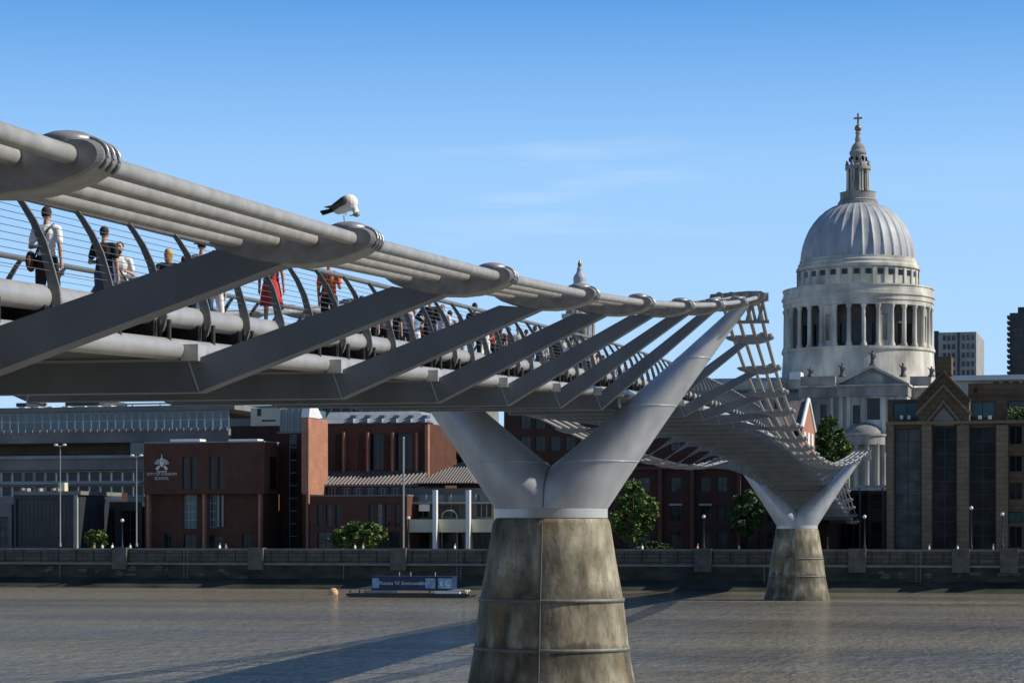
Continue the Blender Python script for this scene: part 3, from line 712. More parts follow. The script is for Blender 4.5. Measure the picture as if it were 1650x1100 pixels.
MB().box(ub - .35, ub + .02, V - .02, V + .4, 3.4, zl).build('column', M['brick_sun'], py_)
mb = MB(); z1, z2 = Z(655, 490, V), Z(672, 528, V + 8)
mb.prism([(V - .1, zt_), (V + 3.2, zt_), (V + 5.0, zt_ + .15), (V + 3.2, z1), (V + .3, z1)], ua - .1, ub + .1, 'x')
mb.build('sloping_cap', M['white'], py_)
# ---- cream penthouse behind
ph = bthing('roof_pavilion', 'pale cream rooftop pavilion catching the sun above the school roof', 'rooftop building', U(425, 58), 58, 3.6)
facade(ph, (404, 452), 657, 58, 66, [(414, 421, 658, 670), (421.5, 444, 676, 679, 1, 1)], M['cream'])
slab('lower_block', 372, 452, 686, 890, 50, 57.9, M['brickd'], ph)
# ---- middle brick hall
V = 34
mh = bthing('brick_hall', 'brick hall with five tall pilasters between the pylon and the near pier', 'brick building', U(610, V), V)
facade(mh, (524, 690), 683, V, V + 14, [(a_, a_ + 27, 698, 757, 3, 1, 'framed', 'glassd') for a_ in (594, 637)], M['brick'])
for px in (553, 592, 632, 671): slab('pilaster', px - 1.5, px + 1.5, 696, 760, V - .8, V - .01, M['brick_sun'], mh)
slab('pilaster', 684.5, 689.5, 683, 765, V - .8, V - .01, M['brick_sun'], mh)
slab('coping', 524, 690, 681, 683, V - .2, V + 2, M['framed'], mh)
for px in (540, 577, 618): slab('recess_panel', px, px + 9, 700, 757, V - .06, V - .004, M['brickd'], mh)
mb = MB(); za, zb_ = Z(760, 600, V), Z(781, 600, V - 5)
ul, ur = U(524, V), U(692, V)
mb.add([(ul, V - .05, za), (ur, V - .05, za), (ur, V - 5, zb_), (ul, V - 5, zb_), (ul, V - .05, za - .3), (ur, V - .05, za - .3), (ur, V - 5, zb_ - .2), (ul, V - 5, zb_ - .2)], [(0, 1, 2, 3), (4, 5, 6, 7), (0, 1, 5, 4), (1, 2, 6, 5), (2, 3, 7, 6), (3, 0, 4, 7)])
rf = mb.build('lean_to_roof', M['tile'], mh)
mb = MB()
for i in range(28):
    c = ul + (ur - ul) * (i + .5) / 28; mb.tube([(c, V - .1, za + .06), (c, V - 5.05, zb_ + .06)], .12, 6)
mb.build('roof_rolls', M['tiler'], rf)
facade(mh, (524, 692), 783, V - 4.6, V - .1, [(528 + 20 * i, 544 + 20 * i, 785, 800, 3, 1, 'frame', 'glassd') for i in range(8)], M['framed'])
# ---- slate topped building behind it
V = 60
sb = bthing('slate_roof_building', 'pale slate roofed building with a row of small dormers above the brick hall', 'building', U(620, V), V)
facade(sb, (520, 697), 682, V, V + 14, [], M['concl'])
mb = MB(); zz0, zz1 = Z(682, 610, V), Z(661, 610, V)
ua, ub = U(520, V), U(697, V); mb.add([(ua, V - .2, zz0), (ub, V - .2, zz0), (ub - 3.2, V + 3, zz1), (ua, V + 3, zz1), (ua, V + 13, zz1), (ub - 3.2, V + 13, zz1), (ub, V + 14, zz0), (ua, V + 14, zz0)], [(0, 1, 2, 3), (3, 2, 5, 4), (1, 6, 5, 2), (4, 5, 6, 7), (0, 3, 4, 7)])
mb.build('roof', M['slate'], sb)
for i in range(6):
    px = 561 + 23.2 * i; d = MB(); d.box(U(px, V), U(px + 9, V), V - .3, V + 2, Z(681, px, V), Z(674, px, V)); dm = d.build('dormer', M['slate'], sb)
    MB().box(U(px + 1, V), U(px + 8, V), V - .33, V - .303, Z(680.5, px, V), Z(675.5, px, V)).build('window', M['glassb'], dm)
    MB().box(U(px, V), U(px + 8, V), V + .9, V + 2.5, Z(672, px, V), Z(668, px, V)).build('roof_light', M['glassb'], sb)
# ---- low brick block
V = 20
lb = bthing('brick_annex', 'low dark brick annex behind the round green bush', 'brick building', U(575, V), V)
facade(lb, (499, 656), 799, V, V + 7, [(511, 519, 812, 848, 1, 2), (525, 535, 812, 848, 1, 2), (540, 550, 812, 848, 1, 2), (594, 603, 812, 848, 1, 2), (608, 616, 812, 848, 1, 2, 'frame', 'glassb'), (620, 629, 812, 848, 1, 2), (636, 644, 812, 848, 1, 2), (511, 535, 856, 884), (596, 644, 856, 884, 5, 1)], M['brick'])
slab('coping', 499, 656.5, 797, 799, V - .1, V + 7, M['conc'], lb)
# ---- cafe pavilion
V = 22
cf = bthing('riverside_cafe', 'glazed riverside cafe with white columns, cream balcony and pyramid tiled roof', 'cafe', U(728, V), V)
facade(cf, (659, 796), 786, V + 3, V + 12, [(662, 690, 808, 834, 3, 1, 'frame', 'glassd'), (766, 792, 808, 834, 3, 1, 'frame', 'glassd'), (712, 740, 812, 834, 2, 1, 'frame', 'glassd'), (664, 692, 858, 886, 3, 1), (708, 748, 858, 886, 4, 1), (762, 790, 858, 886, 3, 1)], M['conc'])
slab('balcony', 659, 797, 836, 857, V - 1.6, V + 2.9, M['cream'], cf)
slab('glass_balustrade', 659, 792, 797, 808, V + .4, V + .5, M['glassb'], cf)
for px in (659, 686, 726, 766, 792): slab('balustrade_post', px, px + .8, 796, 808, V + .2, V + .38, M['concl'], cf)
slab('terrace', 659, 794, 808, 811, V + .2, V + 2.9, M['concl'], cf)
for px in (700, 753.5): slab('column', px - 3, px + 3, 789, 890, V - 2.4, V - 1.7, M['white'], cf)
slab('sign_panel', 675, 692, 812, 823, V + .2, V + .3, M['white'], cf)
mb = MB(); c_ = (U(725, V), V - .2)
zc_ = Z(832, 725, V)
mb.tube([(c_[0] + 1.0 * math.cos(R(a_)), V - .2, zc_ + .8 * math.sin(R(a_))) for a_ in range(0, 181, 15)] , .08, 8)
mb.build('arch', M['concl'], cf)
for s_ in (-1, 1): MB().tube([(c_[0] + s_ * 1.0, V - .2, zc_), (c_[0] + s_ * 1.0, V - .2, Z(884, 725, V))], .07, 8).build('arch_leg', M['concl'], cf)
mb = MB(); ua, ub, zz = U(676, V + 4), U(778, V + 4), Z(779, 730, V + 4); um = U(748, V + 8); zp = Z(743, 748, V + 8)
mb.add([(ua, V + 1, zz), (ub, V + 1, zz), (ub, V + 14, zz), (ua, V + 14, zz), (um, V + 8, zp)], [(0, 1, 4), (1, 2, 4), (2, 3, 4), (3, 0, 4), (0, 1, 2, 3)])
rf = mb.build('pyramid_roof', M['tile'], cf)
mb = MB()
for i in range(1, 22):
    t = i / 22; uu = ua + (ub - ua) * t; e = min(t / ((um - ua) / (ub - ua)), (1 - t) / (1 - (um - ua) / (ub - ua)))
    mb.tube([(uu, V + 1, zz + .05), (uu, V + 1 + 7 * e, zz + .05 + (zp - zz) * e)], .09, 5)
mb.build('roof_rolls', M['tiler'], rf)
# ---- brick block behind cafe, seen beside the pier
V = 48
bb = bthing('brick_apartment_block', 'brick block with tall dark windows half hidden behind the near pier', 'brick building', U(745, V), V)
facade(bb, (690, 800), 688, V, V + 12, [(698, 716, 698, 750, 3, 4), (726, 744, 698, 750, 3, 4), (754, 772, 698, 750, 3, 4)], M['brick'])
slab('coping', 689, 801, 685, 688, V - .3, V + 12, M['concl'], bb)
# ---- dark brick riverside block right of pier
V = 30
rb = bthing('riverside_brick_block', 'dark red brick block with paired windows between the two bridge piers', 'brick building', U(1100, V), V)
ws = []
for a_ in (838, 862, 886, 910, 1010, 1030, 1080, 1128, 1155, 1205, 1236, 1280):
    for t_, h_ in ((702, 24), (736, 0), (768, 24), (815, 26), (856, 26)):
        if h_: ws.append((a_, a_ + 17, t_, t_ + h_, 2, 2, 'brfr' if False else 'framed', 'glassd'))
facade(rb, (812, 1000), 657, V, V + 14, [w for w in ws if w[1] < 960] + [(a_, a_ + 17, 666, 690, 2, 2) for a_ in (838, 862, 886, 910)], M['brickd'])
facade(rb, (1000.2, 1222), 694, V + .3, V + 14, [w for w in ws if 1000 < w[0] and w[1] < 1200], M['brickd'])
facade(rb, (1222.2, 1333), 757, V + .5, V + 14, [w for w in ws if w[0] > 1225 and w[2] > 757], M['brickd'])
for px in (1060, 1112, 1187): slab('pilaster', px, px + 6, 750, 890, V - .5, V - .01, M['brick'], rb)
slab('string_course', 815, 1222, 752, 756, V - .55, V - .02, M['brick'], rb)
for a_ in (1080, 1128): slab('lintel', a_ - 2, a_ + 19, 811, 814, V - .12, V - .01, M['concl'], rb)
# ---- gabled sunlit brick house
V = 75
gh = bthing('gabled_brick_house', 'brick house with white gable trim and sunlit orange side, in front of the cathedral', 'house', U(1240, V), V)
facade(gh, (1120, 1283), 690, V, V + 16, [(1150 + 24 * i, 1162 + 24 * i, 700, 716) for i in range(5)], M['brick'])
mb = MB(); ua, ub = U(1120, V), U(1283, V); z0_, z1_ = Z(690, 1200, V), Z(655, 1200, V)
mb.add([(ua, V - .3, z0_), (ub, V - .3, z0_), (ub, V + 8, z1_), (ua, V + 8, z1_), (ub, V + 16.3, z0_), (ua, V + 16.3, z0_)], [(0, 1, 2, 3), (3, 2, 4, 5), (1, 4, 2), (0, 3, 5)])
mb.build('roof', M['tile'], gh)
V = 60
gw = bthing('brick_end_house', 'narrow sunlit orange brick house end with white window bands beside the green trees', 'house', U(1300, V), V)
ua, ub = U(1262, V), U(1291, V); vb = V + 12
z0_, z1_ = Z(700, 1290, V), Z(655, 1290, V)
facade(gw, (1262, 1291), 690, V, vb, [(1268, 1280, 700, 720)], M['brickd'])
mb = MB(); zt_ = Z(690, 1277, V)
mb.box(ub - .1, ub + .15, V, vb, 3.4, zt_); mb.prism([(V, zt_), (vb, zt_), ((V + vb) / 2, Z(645, 1305, V + 6))], ub - .1, ub + .15, 'x'); mb.build('side_wall', M['brick_sun'], gw)  # side wall in the lighter brick, sun painted in; front stays dark
for j in range(5):
    zz = 6 + j * 3.2
    for i in range(3): MB().box(ub + .151, ub + .22, V + 1.5 + i * 3.6, V + 3.2 + i * 3.6, zz, zz + 1.7).build('window', M['white'], gw)
mb = MB()
for s_, a_, b_ in ((0, V - .3, (V + vb) / 2), (1, vb + .3, (V + vb) / 2)): mb.tube([(ub + .1, a_, zt_ + .1), (ub + .1, b_, Z(643, 1305, V + 6))], .3, 6)
mb.build('gable_trim', M['white'], gw)
mb = MB(); zz = Z(645, 1305, V + 6)
mb.add([(ua, V, zt_), (ub, V, zt_), (ub, V + 6, zz), (ua, V + 6, zz), (ub, vb, zt_), (ua, vb, zt_)], [(0, 1, 2, 3), (3, 2, 4, 5), (0, 3, 5)]); mb.build('roof', M['tile'], gw)
# ---- right hand stone office with gable
V = 20
ro = bthing('stone_office_building', 'brown stone riverside office with tall dark glass bays and a pointed gable, far right', 'office building', U(1540, V), V)
wb = [(1441, 1484, 688, 884, 2, 9), (1502.5, 1541, 686, 884, 2, 9), (1562.5, 1604, 688, 884, 2, 9), (1626, 1647, 686, 716, 2, 1), (1626, 1647, 734, 760, 2, 1), (1626, 1647, 778, 804, 2, 1), (1624, 1648, 824, 842, 2, 1, 'framed', 'glassg'), (1626, 1647, 848, 882, 2, 1)]
wb += [(1668, 1689, 686, 716, 2, 1), (1668, 1689, 734, 760, 2, 1), (1668, 1689, 778, 804, 2, 1), (1668, 1689, 848, 882, 2, 1)]
u0, u1, z1, w_ = facade(ro, (1428, 1760), 681, V, V + 12, wb, M['brown'], d=.6)
for a_, b_ in ((1484.5, 1502), (1541.5, 1562), (1604.5, 1625)): slab('pier', a_ + 1, b_ - 1, 684, 890, V - .5, V - .01, M['brownl'], ro)
slab('pier', 1429, 1440, 684, 890, V - .5, V - .01, M['brownl'], ro)
slab('cornice', 1427, 1760, 677, 682, V - .6, V + 2, M['brownl'], ro)
facade(ro, (1430, 1760), 641, V + 2, V + 14, [(1439, 1483, 646, 673, 2, 1, 'framed', 'glassg'), (1562, 1604, 646, 673, 2, 1, 'framed', 'glassg'), (1624, 1658, 646, 674, 2, 1)], M['brown'], z0=Z(682, 1500, V))
facade(ro, (1560, 1760), 616, V + 3, V + 14, [(1569, 1575, 622, 632)], M['brown'], z0=Z(641, 1600, V + 2))
for px in (1450, 1462, 1576, 1592): slab('terrace_furniture', px, px + 5, 669, 675, V + .9, V + 1.2, M['white'], ro)
mb = MB(); um = U(1521, V)
def gp(px, py): return (U(px, V), Z(py, px, V))
mb.prism([gp(1480, 682), gp(1480, 645), gp(1521, 597), gp(1562, 645), gp(1562, 682)], V - .3, V + 6); gb = mb.build('gable', M['brown'], ro)
for off, m_ in ((0, 'brown'), (22, 'brownl'), (48, 'brownl')):
    mb = MB(); w2 = 44 if off < 40 else 36
    for s_ in (-1, 1):
        mb.prism([gp(1521, 597 + off), gp(1521, 602 + off), gp(1521 + s_ * w2, 650 + off * .92), gp(1521 + s_ * w2, 644 + off * .92)], V - .75 + off * .004, V - .301)
    mb.build('gable_moulding', M[m_], gb)
slab('chimney', 1509, 1533, 574, 604, V + 1.5, V + 4, M['brown'], ro)
mb = MB(); mb.prism([gp(1504, 685), gp(1504, 676), gp(1521, 657), gp(1538, 676), gp(1538, 685)], V - .36, V - .31); mb.build('arched_panel', M['conc'], ro)
# pale roof behind
pr = bthing('pale_flat_building', 'pale flat roofed building showing as a white strip above the brown office', 'building', U(1600, 38), 38)
facade(pr, (1536, 1760), 611, 38, 50, [(1600 + i * 16, 1610 + i * 16, 614, 622, 1, 1) for i in range(7)], M['stone'])
slab('roof_edge', 1534, 1762, 603, 611, 37, 51, M['white'], pr)
# ---- towers
V = 560
tb = bthing('office_tower', 'grey concrete office tower with rows of square windows right of the cathedral dome', 'tower', U(1540, V), V)
ws = []
for a_ in (1519, 1526, 1533.5, 1549.5, 1557, 1564.5):
    for j in range(5): ws.append((a_, a_ + 5.5, 540 + j * 14, 548.5 + j * 14, 1, 1, 'frame', 'glassb'))
u0, u1, z1, w_ = facade(tb, (1512, 1573), 535, V, V + 40, ws, M['concl'], z0=6, d=.8)
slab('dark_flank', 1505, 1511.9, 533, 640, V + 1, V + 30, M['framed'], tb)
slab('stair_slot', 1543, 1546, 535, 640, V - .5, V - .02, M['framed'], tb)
V = 640
dt = bthing('residential_tower', 'very dark high rise tower with jagged balconies at the right edge', 'tower', U(1650, V), V)
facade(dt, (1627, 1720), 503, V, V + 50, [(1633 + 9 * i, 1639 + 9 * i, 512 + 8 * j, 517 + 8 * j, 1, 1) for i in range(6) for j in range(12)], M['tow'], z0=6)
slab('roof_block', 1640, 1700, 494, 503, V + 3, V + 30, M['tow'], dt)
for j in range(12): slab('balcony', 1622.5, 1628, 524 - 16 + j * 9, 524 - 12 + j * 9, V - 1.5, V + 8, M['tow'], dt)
# ============================================================ CATHEDRAL
PXD = 1382.5; VD = 385.0
uD, _ = bp(PXD, 0, VD); pD = bw(uD, VD); sD = dep(pD.x, pD.y)
print('dome depth', sD)
KD = sD / F
def zd(py): return CH + (HY - py) * KD
def rd(px): return px * KD * .984
ca = bthing('cathedral', 'stone cathedral with ribbed lead dome, columned drum and gold topped lantern', 'cathedral', uD, VD, 10)
C0 = (uD, VD)
def lt(prof, name, m, par=ca, c=C0, seg=96, **k): return MB().lathe([(rd(r), zd(y)) for r, y in prof], c, seg, **k).build(name, m, par)
lt([(124.5, 700), (124.5, 612), (124, 600), (122, 572), (124.5, 570), (124.5, 566), (110, 566)], 'drum_base', M['stone'], smooth=False)
lt([(99, 566), (99, 500)], 'drum_wall', mat('shaded_stone', (.10, .095, .085), .9, 0, .35, .4))  # wall colour darkened for the shade behind the columns
lt([(108, 500.5), (121, 500.5), (121, 494), (122.5, 493), (122.5, 487), (124.5, 485), (124.5, 482.5), (122.5, 482), (122.5, 480), (100, 480)], 'entablature', M['stone'], smooth=False)
lt([(120.5, 480), (122.6, 480), (122.6, 478.5), (121.4, 478), (121.4, 471), (122.8, 470.5), (122.8, 468.5), (120.5, 468.5), (120.5, 480)], 'stone_gallery_parapet', M['stone'], smooth=False)
def polar(a, r): return C0[0] + r * math.cos(a), C0[1] + r * math.sin(a)
for k in range(32):
    a_ = R(-90 + 11.25 * k); x, y = polar(a_, rd(118)); r_ = rd(3.6)
    mb = MB(); z0, z1 = zd(566), zd(500.6)
    mb.lathe([(r_ * 1.5, z0), (r_ * 1.5, z0 + .5), (r_ * 1.2, z0 + .9), (r_, z0 + 1.3), (r_ * .97, (z0 + z1) / 2), (r_ * .84, z1 - 1.2), (r_ * 1.3, z1 - .5), (r_ * 1.35, z1)], (x, y), 12)
    mb.build('column', M['stone'], ca)
for k in range(8):
    a_ = R(-90 - 16.875 + 45 * k); mb = MB(); hw = rd(9.3)
    t = Vector((-math.sin(a_), math.cos(a_))); n_ = Vector((math.cos(a_), math.sin(a_))); c_ = Vector(C0)
    def q(s_, r_): p = c_ + n_ * r_ + t * s_; return (p.x, p.y)
    z0, z1 = zd(566), zd(500.6)
    for s0, s1, r0, r1, za, zb2 in ((-hw, -hw * .45, rd(102), rd(117), z0, z1), (hw * .45, hw, rd(102), rd(117), z0, z1), (-hw * .45, hw * .45, rd(102), rd(117), z0, z0 + 1.6), (-hw * .45, hw * .45, rd(102), rd(117), z1 - 2.6, z1), (-hw * .45, hw * .45, rd(102), rd(111), z0 + 1.6, z1 - 2.6)):
        v = [(*q(s_, r_), z_) for z_ in (za, zb2) for r_ in (r0, r1) for s_ in (s0, s1)]
        mb.add(v, [(0, 2, 3, 1), (4, 5, 7, 6), (0, 1, 5, 4), (2, 6, 7, 3), (0, 4, 6, 2), (1, 3, 7, 5)])
    mb.build('niche_bay', M['stone'], ca)
for k in range(32):
    a_ = R(-90 + 11.25 * k + 5.6)
    if min(abs(((math.degrees(a_) + 90 + 16.875 - 45 * j + 180) % 360) - 180) for j in range(8)) < 5: continue
    x, y = polar(a_, rd(99.3)); n_ = Vector((math.cos(a_), math.sin(a_))); t = Vector((-n_.y, n_.x)); mb = MB(); v = []
    for zz in (zd(560), zd(528)):
        for dr in (-.1, .12):
            for s_ in (-1.1, 1.1): v.append((x + n_.x * dr + t.x * s_, y + n_.y * dr + t.y * s_, zz))
    mb.add(v, [(0, 2, 3, 1), (4, 5, 7, 6), (0, 1, 5, 4), (2, 6, 7, 3), (0, 4, 6, 2), (1, 3, 7, 5)]); mb.build('drum_window', M['glassd'], ca)
lt([(97.5, 481), (97.5, 441), (96.5, 440), (100.5, 438), (100.5, 434), (97.5, 431), (97.5, 427), (95, 425), (95, 421), (88, 420)], 'attic', M['stone'], smooth=False, seg=128)
for k in range(32):
    a_ = R(-90 + 11.25 * (k + .5)); n_ = Vector((math.cos(a_), math.sin(a_))); t = Vector((-n_.y, n_.x))
    def blk(a0, a1, r0, r1, za, zb2, name, m, par=ca):
        v = []
        for zz in (za, zb2):
            for r_ in (r0, r1):
                for s_ in (a0, a1): v.append((C0[0] + n_.x * r_ + t.x * s_, C0[1] + n_.y * r_ + t.y * s_, zz))
        return MB().add(v, [(0, 2, 3, 1), (4, 5, 7, 6), (0, 1, 5, 4), (2, 6, 7, 3), (0, 4, 6, 2), (1, 3, 7, 5)]).build(name, m, par)
    blk(-.78, .78, rd(96.5), rd(97.5) + .12, zd(451.5), zd(443), 'attic_window', M['glassd'])
    a_ = R(-90 + 11.25 * k); n_ = Vector((math.cos(a_), math.sin(a_))); t = Vector((-n_.y, n_.x))
    blk(-.5, .5, rd(96.5), rd(97.5) + .35, zd(479), zd(441), 'pilaster', M['stone'])
dome = [(93.5, 421), (93.3, 415), (92, 405), (89.5, 395), (85.5, 383), (80, 371), (73, 360), (64, 349.5), (54, 341), (42, 334), (29, 329.5)]
NR = 32
def ribm(a, z):
    p = ((a + math.pi / 2) * NR / (2 * math.pi)) % 1.0; d_ = min(p, 1 - p)
    return   .985 + .018 * (math.exp(-(d_ / .10) ** 2)) - .014 * math.sin(math.pi * p)
ds = []
for i in range(len(dome) - 1):
    for j in range(3): t = j / 3; ds.append((dome[i][0] * (1 - t) + dome[i + 1][0] * t, dome[i][1] * (1 - t) + dome[i + 1][1] * t))
ds.append(dome[-1])
lt(ds, 'dome', M['lead'], seg=384, mod=ribm)
ln = lt([(33, 332), (33, 327), (30, 326), (31, 324), (29, 322), (29, 312), (30, 311), (27.5, 311)], 'golden_gallery', M['stone_dk'], seg=32, smooth=False)
lt([(13, 312), (13, 274)], 'lantern_core', M['stone_dk'], seg=16)
for k in range(8):
    a_ = R(-90 + 45 * k + 22.5)
    for dd in (-7, 7):
        x, y = polar(a_ + R(dd), rd(17.5)); MB().lathe([(rd(2.4), zd(311)), (rd(2.4), zd(306)), (rd(1.8), zd(305)), (rd(1.6), zd(276)), (rd(2.3), zd(274))], (x, y), 8).build('lantern_column', M['stone'], ca)
lt([(16, 275), (21, 274), (21, 269), (19, 268), (14.5, 267), (12.5, 264), (12.5, 250), (14, 248), (14, 245), (12, 243), (10.5, 237), (7, 232), (4.5, 230), (5, 224), (3.5, 218), (4.5, 214), (2.2, 211)], 'lantern_top', M['stone_dk'], seg=24, smooth=False)
for k in range(8):
    x, y = polar(R(45 * k + 22.5), rd(19)); MB().lathe([(.4, zd(268)), (.45, zd(266)), (.2, zd(263)), (.3, zd(261.5)), (.02, zd(259))], (x, y), 8).build('urn', M['stone_dk'], ca)
for k in range(8):
    a_ = R(-90 + 45 * k); x, y = polar(a_, rd(12.8)); MB().ball((x, y, zd(257)), (.45, .45, .75), 8, 6).build('lantern_opening', M['glassd'], ca)
MB().ball((*C0, zd(207)), .98, 14, 10).build('ball', M['gold'], ca)
mb = MB(); mb.tube([(*C0, zd(204)), (*C0, zd(183))], .28, 8); mb.box(C0[0] - 1.15, C0[0] + 1.15, C0[1] - .22, C0[1] + .22, zd(192), zd(189.3)); mb.build('cross', M['gold'], ca)
# transept and nave
V = 342.0
def fb_(px, py): return bp(px, py, V)
def cb(name, pxa, pxb, pya, pyb, v0, v1, m): return slab(name, pxa, pxb, pya, pyb, v0, v1, m, ca)
ws = [(1374, 1386, 652, 682, 1, 3), (1397, 1418, 641, 676, 1, 1), (1441, 1453, 652, 682, 1, 3)]
facade(ca, (1350, 1462), 638, V, V + 40, ws, M['stone'], z0=8, d=.9)
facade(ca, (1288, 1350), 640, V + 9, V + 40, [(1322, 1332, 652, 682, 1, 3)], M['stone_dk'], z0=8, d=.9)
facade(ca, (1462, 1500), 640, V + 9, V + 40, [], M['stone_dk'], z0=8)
cb('entablature', 1349, 1463, 621, 638, V - .8, V + 40, M['stone_dk'])
cb('cornice', 1347, 1465, 618.5, 621.5, V - 1.6, V + 40, M['stone'])
cb('entablature', 1287, 1350, 624, 640, V + 8.4, V + 40, M['stone_dk']); cb('cornice', 1286, 1348, 621, 624, V + 7.7, V + 40, M['stone'])
cb('entablature', 1464, 1501, 624, 640, V + 8.4, V + 40, M['stone_dk'])
cb('parapet', 1290, 1346, 606, 621, V + 9.5, V + 11, M['stone_dk']); cb('parapet', 1466, 1500, 606, 621, V + 9.5, V + 11, M['stone_dk'])
for a_ in (1352, 1364, 1388, 1421, 1434, 1455): cb('pilaster', a_, a_ + 6, 639, 702, V - .7, V - .02, M['stone'])
for a_ in (1292, 1303, 1338): cb('pilaster', a_, a_ + 5, 641, 702, V + 8.5, V + 8.98, M['stone'])
mb = MB(); mb.prism([fb_(1350, 618.4), fb_(1406, 590), fb_(1462, 618.4)], V + .4, V + 30); mb.build('pediment', M['stone_dk'], ca)
mb = MB()
for s_ in (-1, 1): mb.prism([fb_(1406, 588), fb_(1406, 592.5), fb_(1406 + s_ * 57, 620.5), fb_(1406 + s_ * 60, 618.3)], V - 1.2, V + .6)
mb.build('raking_cornice', M['stone'], ca)
u_, z_ = fb_(1406, 612); MB().ball((u_, V + .4, z_), (3.0, .35, 1.9), 16, 8).build('tympanum_relief', M['stone'], ca)
def statue(px, pyb, h, v):
    u, z = bp(px, pyb, v); mb = MB()
    mb.lathe([(.9, z), (.9, z + .5), (.55, z + .55)], (u, v), 8); mb.lathe([(.62, z + .5), (.5, z + h * .35), (.55, z + h * .6), (.6, z + h * .72), (.2, z + h * .82)], (u, v), 10)
    mb.ball((u, v, z + h * .9), h * .085); mb.tube([(u + .5, v, z + h * .72), (u + .9, v - .2, z + h * .55), (u + .6, v - .4, z + h * .45)], .16, 6); mb.tube([(u - .5, v, z + h * .72), (u - 1.0, v, z + h * .85)], .15, 6)
    mb.build('statue', M['bronze'], ca)
statue(1406, 589, 4.2, V - .2); statue(1357, 607, 3.6, V); statue(1455, 607, 3.6, V); statue(1306, 607, 2.6, V + 10); statue(1501, 607, 2.8, V + 10)
# nave running west and its parapet
ws = [(1128 + 24 * i, 1134 + 24 * i, 648, 668, 1, 2) for i in range(7)]
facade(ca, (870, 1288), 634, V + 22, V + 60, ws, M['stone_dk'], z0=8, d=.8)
cb('cornice', 870, 1290, 630, 634, V + 20.8, V + 24, M['bronze'])
facade(ca, (870, 1290), 617, V + 22.5, V + 60, [], M['stone'], z0=Z(630, 1100, V + 22.5))
cb('lead_roof', 870, 1300, 611, 617, V + 28, V + 55, M['lead'])
for px in (1176, 1208, 1240, 1262): cb('parapet_pier', px, px + 5, 615, 630, V + 21.5, V + 22.4, M['stone_dk'])
cb('parapet_block', 1272, 1290, 599, 611, V + 14, V + 20, M['white'])
# semicircular south porch
up, _ = bp(1392, 0, V); rp = (U(1429, V) - U(1355, V)) / 2
MB().lathe([(rp, Z(717, 1392, V)), (rp, Z(704, 1392, V)), (rp * 1.06, Z(703, 1392, V)), (rp * 1.06, Z(700, 1392, V)), (rp * .92, Z(699.5, 1392, V)), (.01, Z(699, 1392, V))], (up, V), 48, math.pi, 2 * math.pi, smooth=False).build('porch_entablature', M['stone_dk'], ca)
MB().lathe([(rp * .86, Z(699.5, 1392, V)), (rp * .84, Z(696, 1392, V)), (rp * .72, Z(690, 1392, V)), (rp * .5, Z(684.5, 1392, V)), (rp * .25, Z(681, 1392, V)), (.01, Z(680, 1392, V))], (up, V), 48, math.pi, 2 * math.pi).build('porch_roof', mat('porch_lead', (.22, .22, .215), .7, 0, .25, .5), ca)
for k in range(6):
    a_ = R(-90 + 30 * (k - 2.5)); x, y = up + rp * .9 * math.cos(a_), V + rp * .9 * math.sin(a_)
    MB().lathe([(.8, 8), (.7, 9), (.62, Z(719, 1392, V)), (.85, Z(716.2, 1392, V))], (x, y), 12).build('porch_column', M['stone_dk'], ca)
cb('porch_steps', 1345, 1430, 786, 880, V - 12, V - 6, M['stone_dk'])
# west tower
VT = V + 30; uT, _ = bp(934, 0, VT); pT = bw(uT, VT); KT = dep(pT.x, pT.y) / F
def zt_(py): return CH + (HY - py) * KT
CT = (uT, VT)
wt = bthing('bell_tower', 'ornate stone bell tower with a bell shaped cap, seen through the cable wings', 'bell tower', uT, VT, 10)
def tl(prof, name, m, **k): return MB().lathe([(r * KT, zt_(y)) for r, y in prof], CT, k.pop('seg', 32), **k).build(name, m, wt)
hw = 24 * KT; MB().box(uT - hw, uT + hw, VT - hw, VT + hw, 8, zt_(556)).build('tower_shaft', M['stone'], wt)
MB().box(uT - hw * 1.08, uT + hw * 1.08, VT - hw * 1.08, VT + hw * 1.08, zt_(556), zt_(551)).build('cornice', M['stone'], wt)
tl([(14, 551), (14, 514)], 'belfry_core', M['stone_dk'])
for sx in (-1, 1):
    for sy in (-1, 1):
        for ox, oy in ((19, 19), (19, 11), (11, 19)):
            x, y = uT + sx * ox * KT, VT + sy * oy * KT
            MB().lathe([(2.6 * KT, zt_(551)), (2.2 * KT, zt_(548)), (2.0 * KT, zt_(516)), (2.8 * KT, zt_(514))], (x, y), 10).build('belfry_column', M['stone'], wt)
MB().box(uT - hw * 1.0, uT + hw * 1.0, VT - hw * 1.0, VT + hw * 1.0, zt_(514), zt_(507)).build('entablature', M['stone'], wt)
tl([(15, 507), (15, 489), (17, 487), (17, 484), (16, 482), (15.5, 474), (19, 472), (18, 470)], 'upper_stage', M['stone'], seg=16, smooth=False)
for k in range(8):
    a_ = R(45 * k + 22.5); x, y = uT + 16.5 * KT * math.cos(a_), VT + 16.5 * KT * math.sin(a_)
    MB().lathe([(1.6 * KT, zt_(507)), (1.4 * KT, zt_(490)), (1.9 * KT, zt_(488))], (x, y), 8).build('upper_column', M['stone'], wt)
    MB().lathe([(2 * KT, zt_(507)), (2.2 * KT, zt_(503)), (1 * KT, zt_(499)), (.1, zt_(495))], (uT + 21 * KT * math.cos(a_ + .39), VT + 21 * KT * math.sin(a_ + .39)), 8).build('urn', M['stone_dk'], wt)
tl([(18, 471), (16, 467), (12.5, 462), (10.5, 458), (10, 453), (10.5, 449), (9, 444), (5.6, 440), (4.4, 436), (4.4, 433), (3, 430)], 'bell_cap', M['lead'], seg=24)
tl([(2.2, 431), (3.4, 427), (3, 424), (1.6, 421), (.2, 418)], 'pineapple_finial', M['gold'], seg=12)

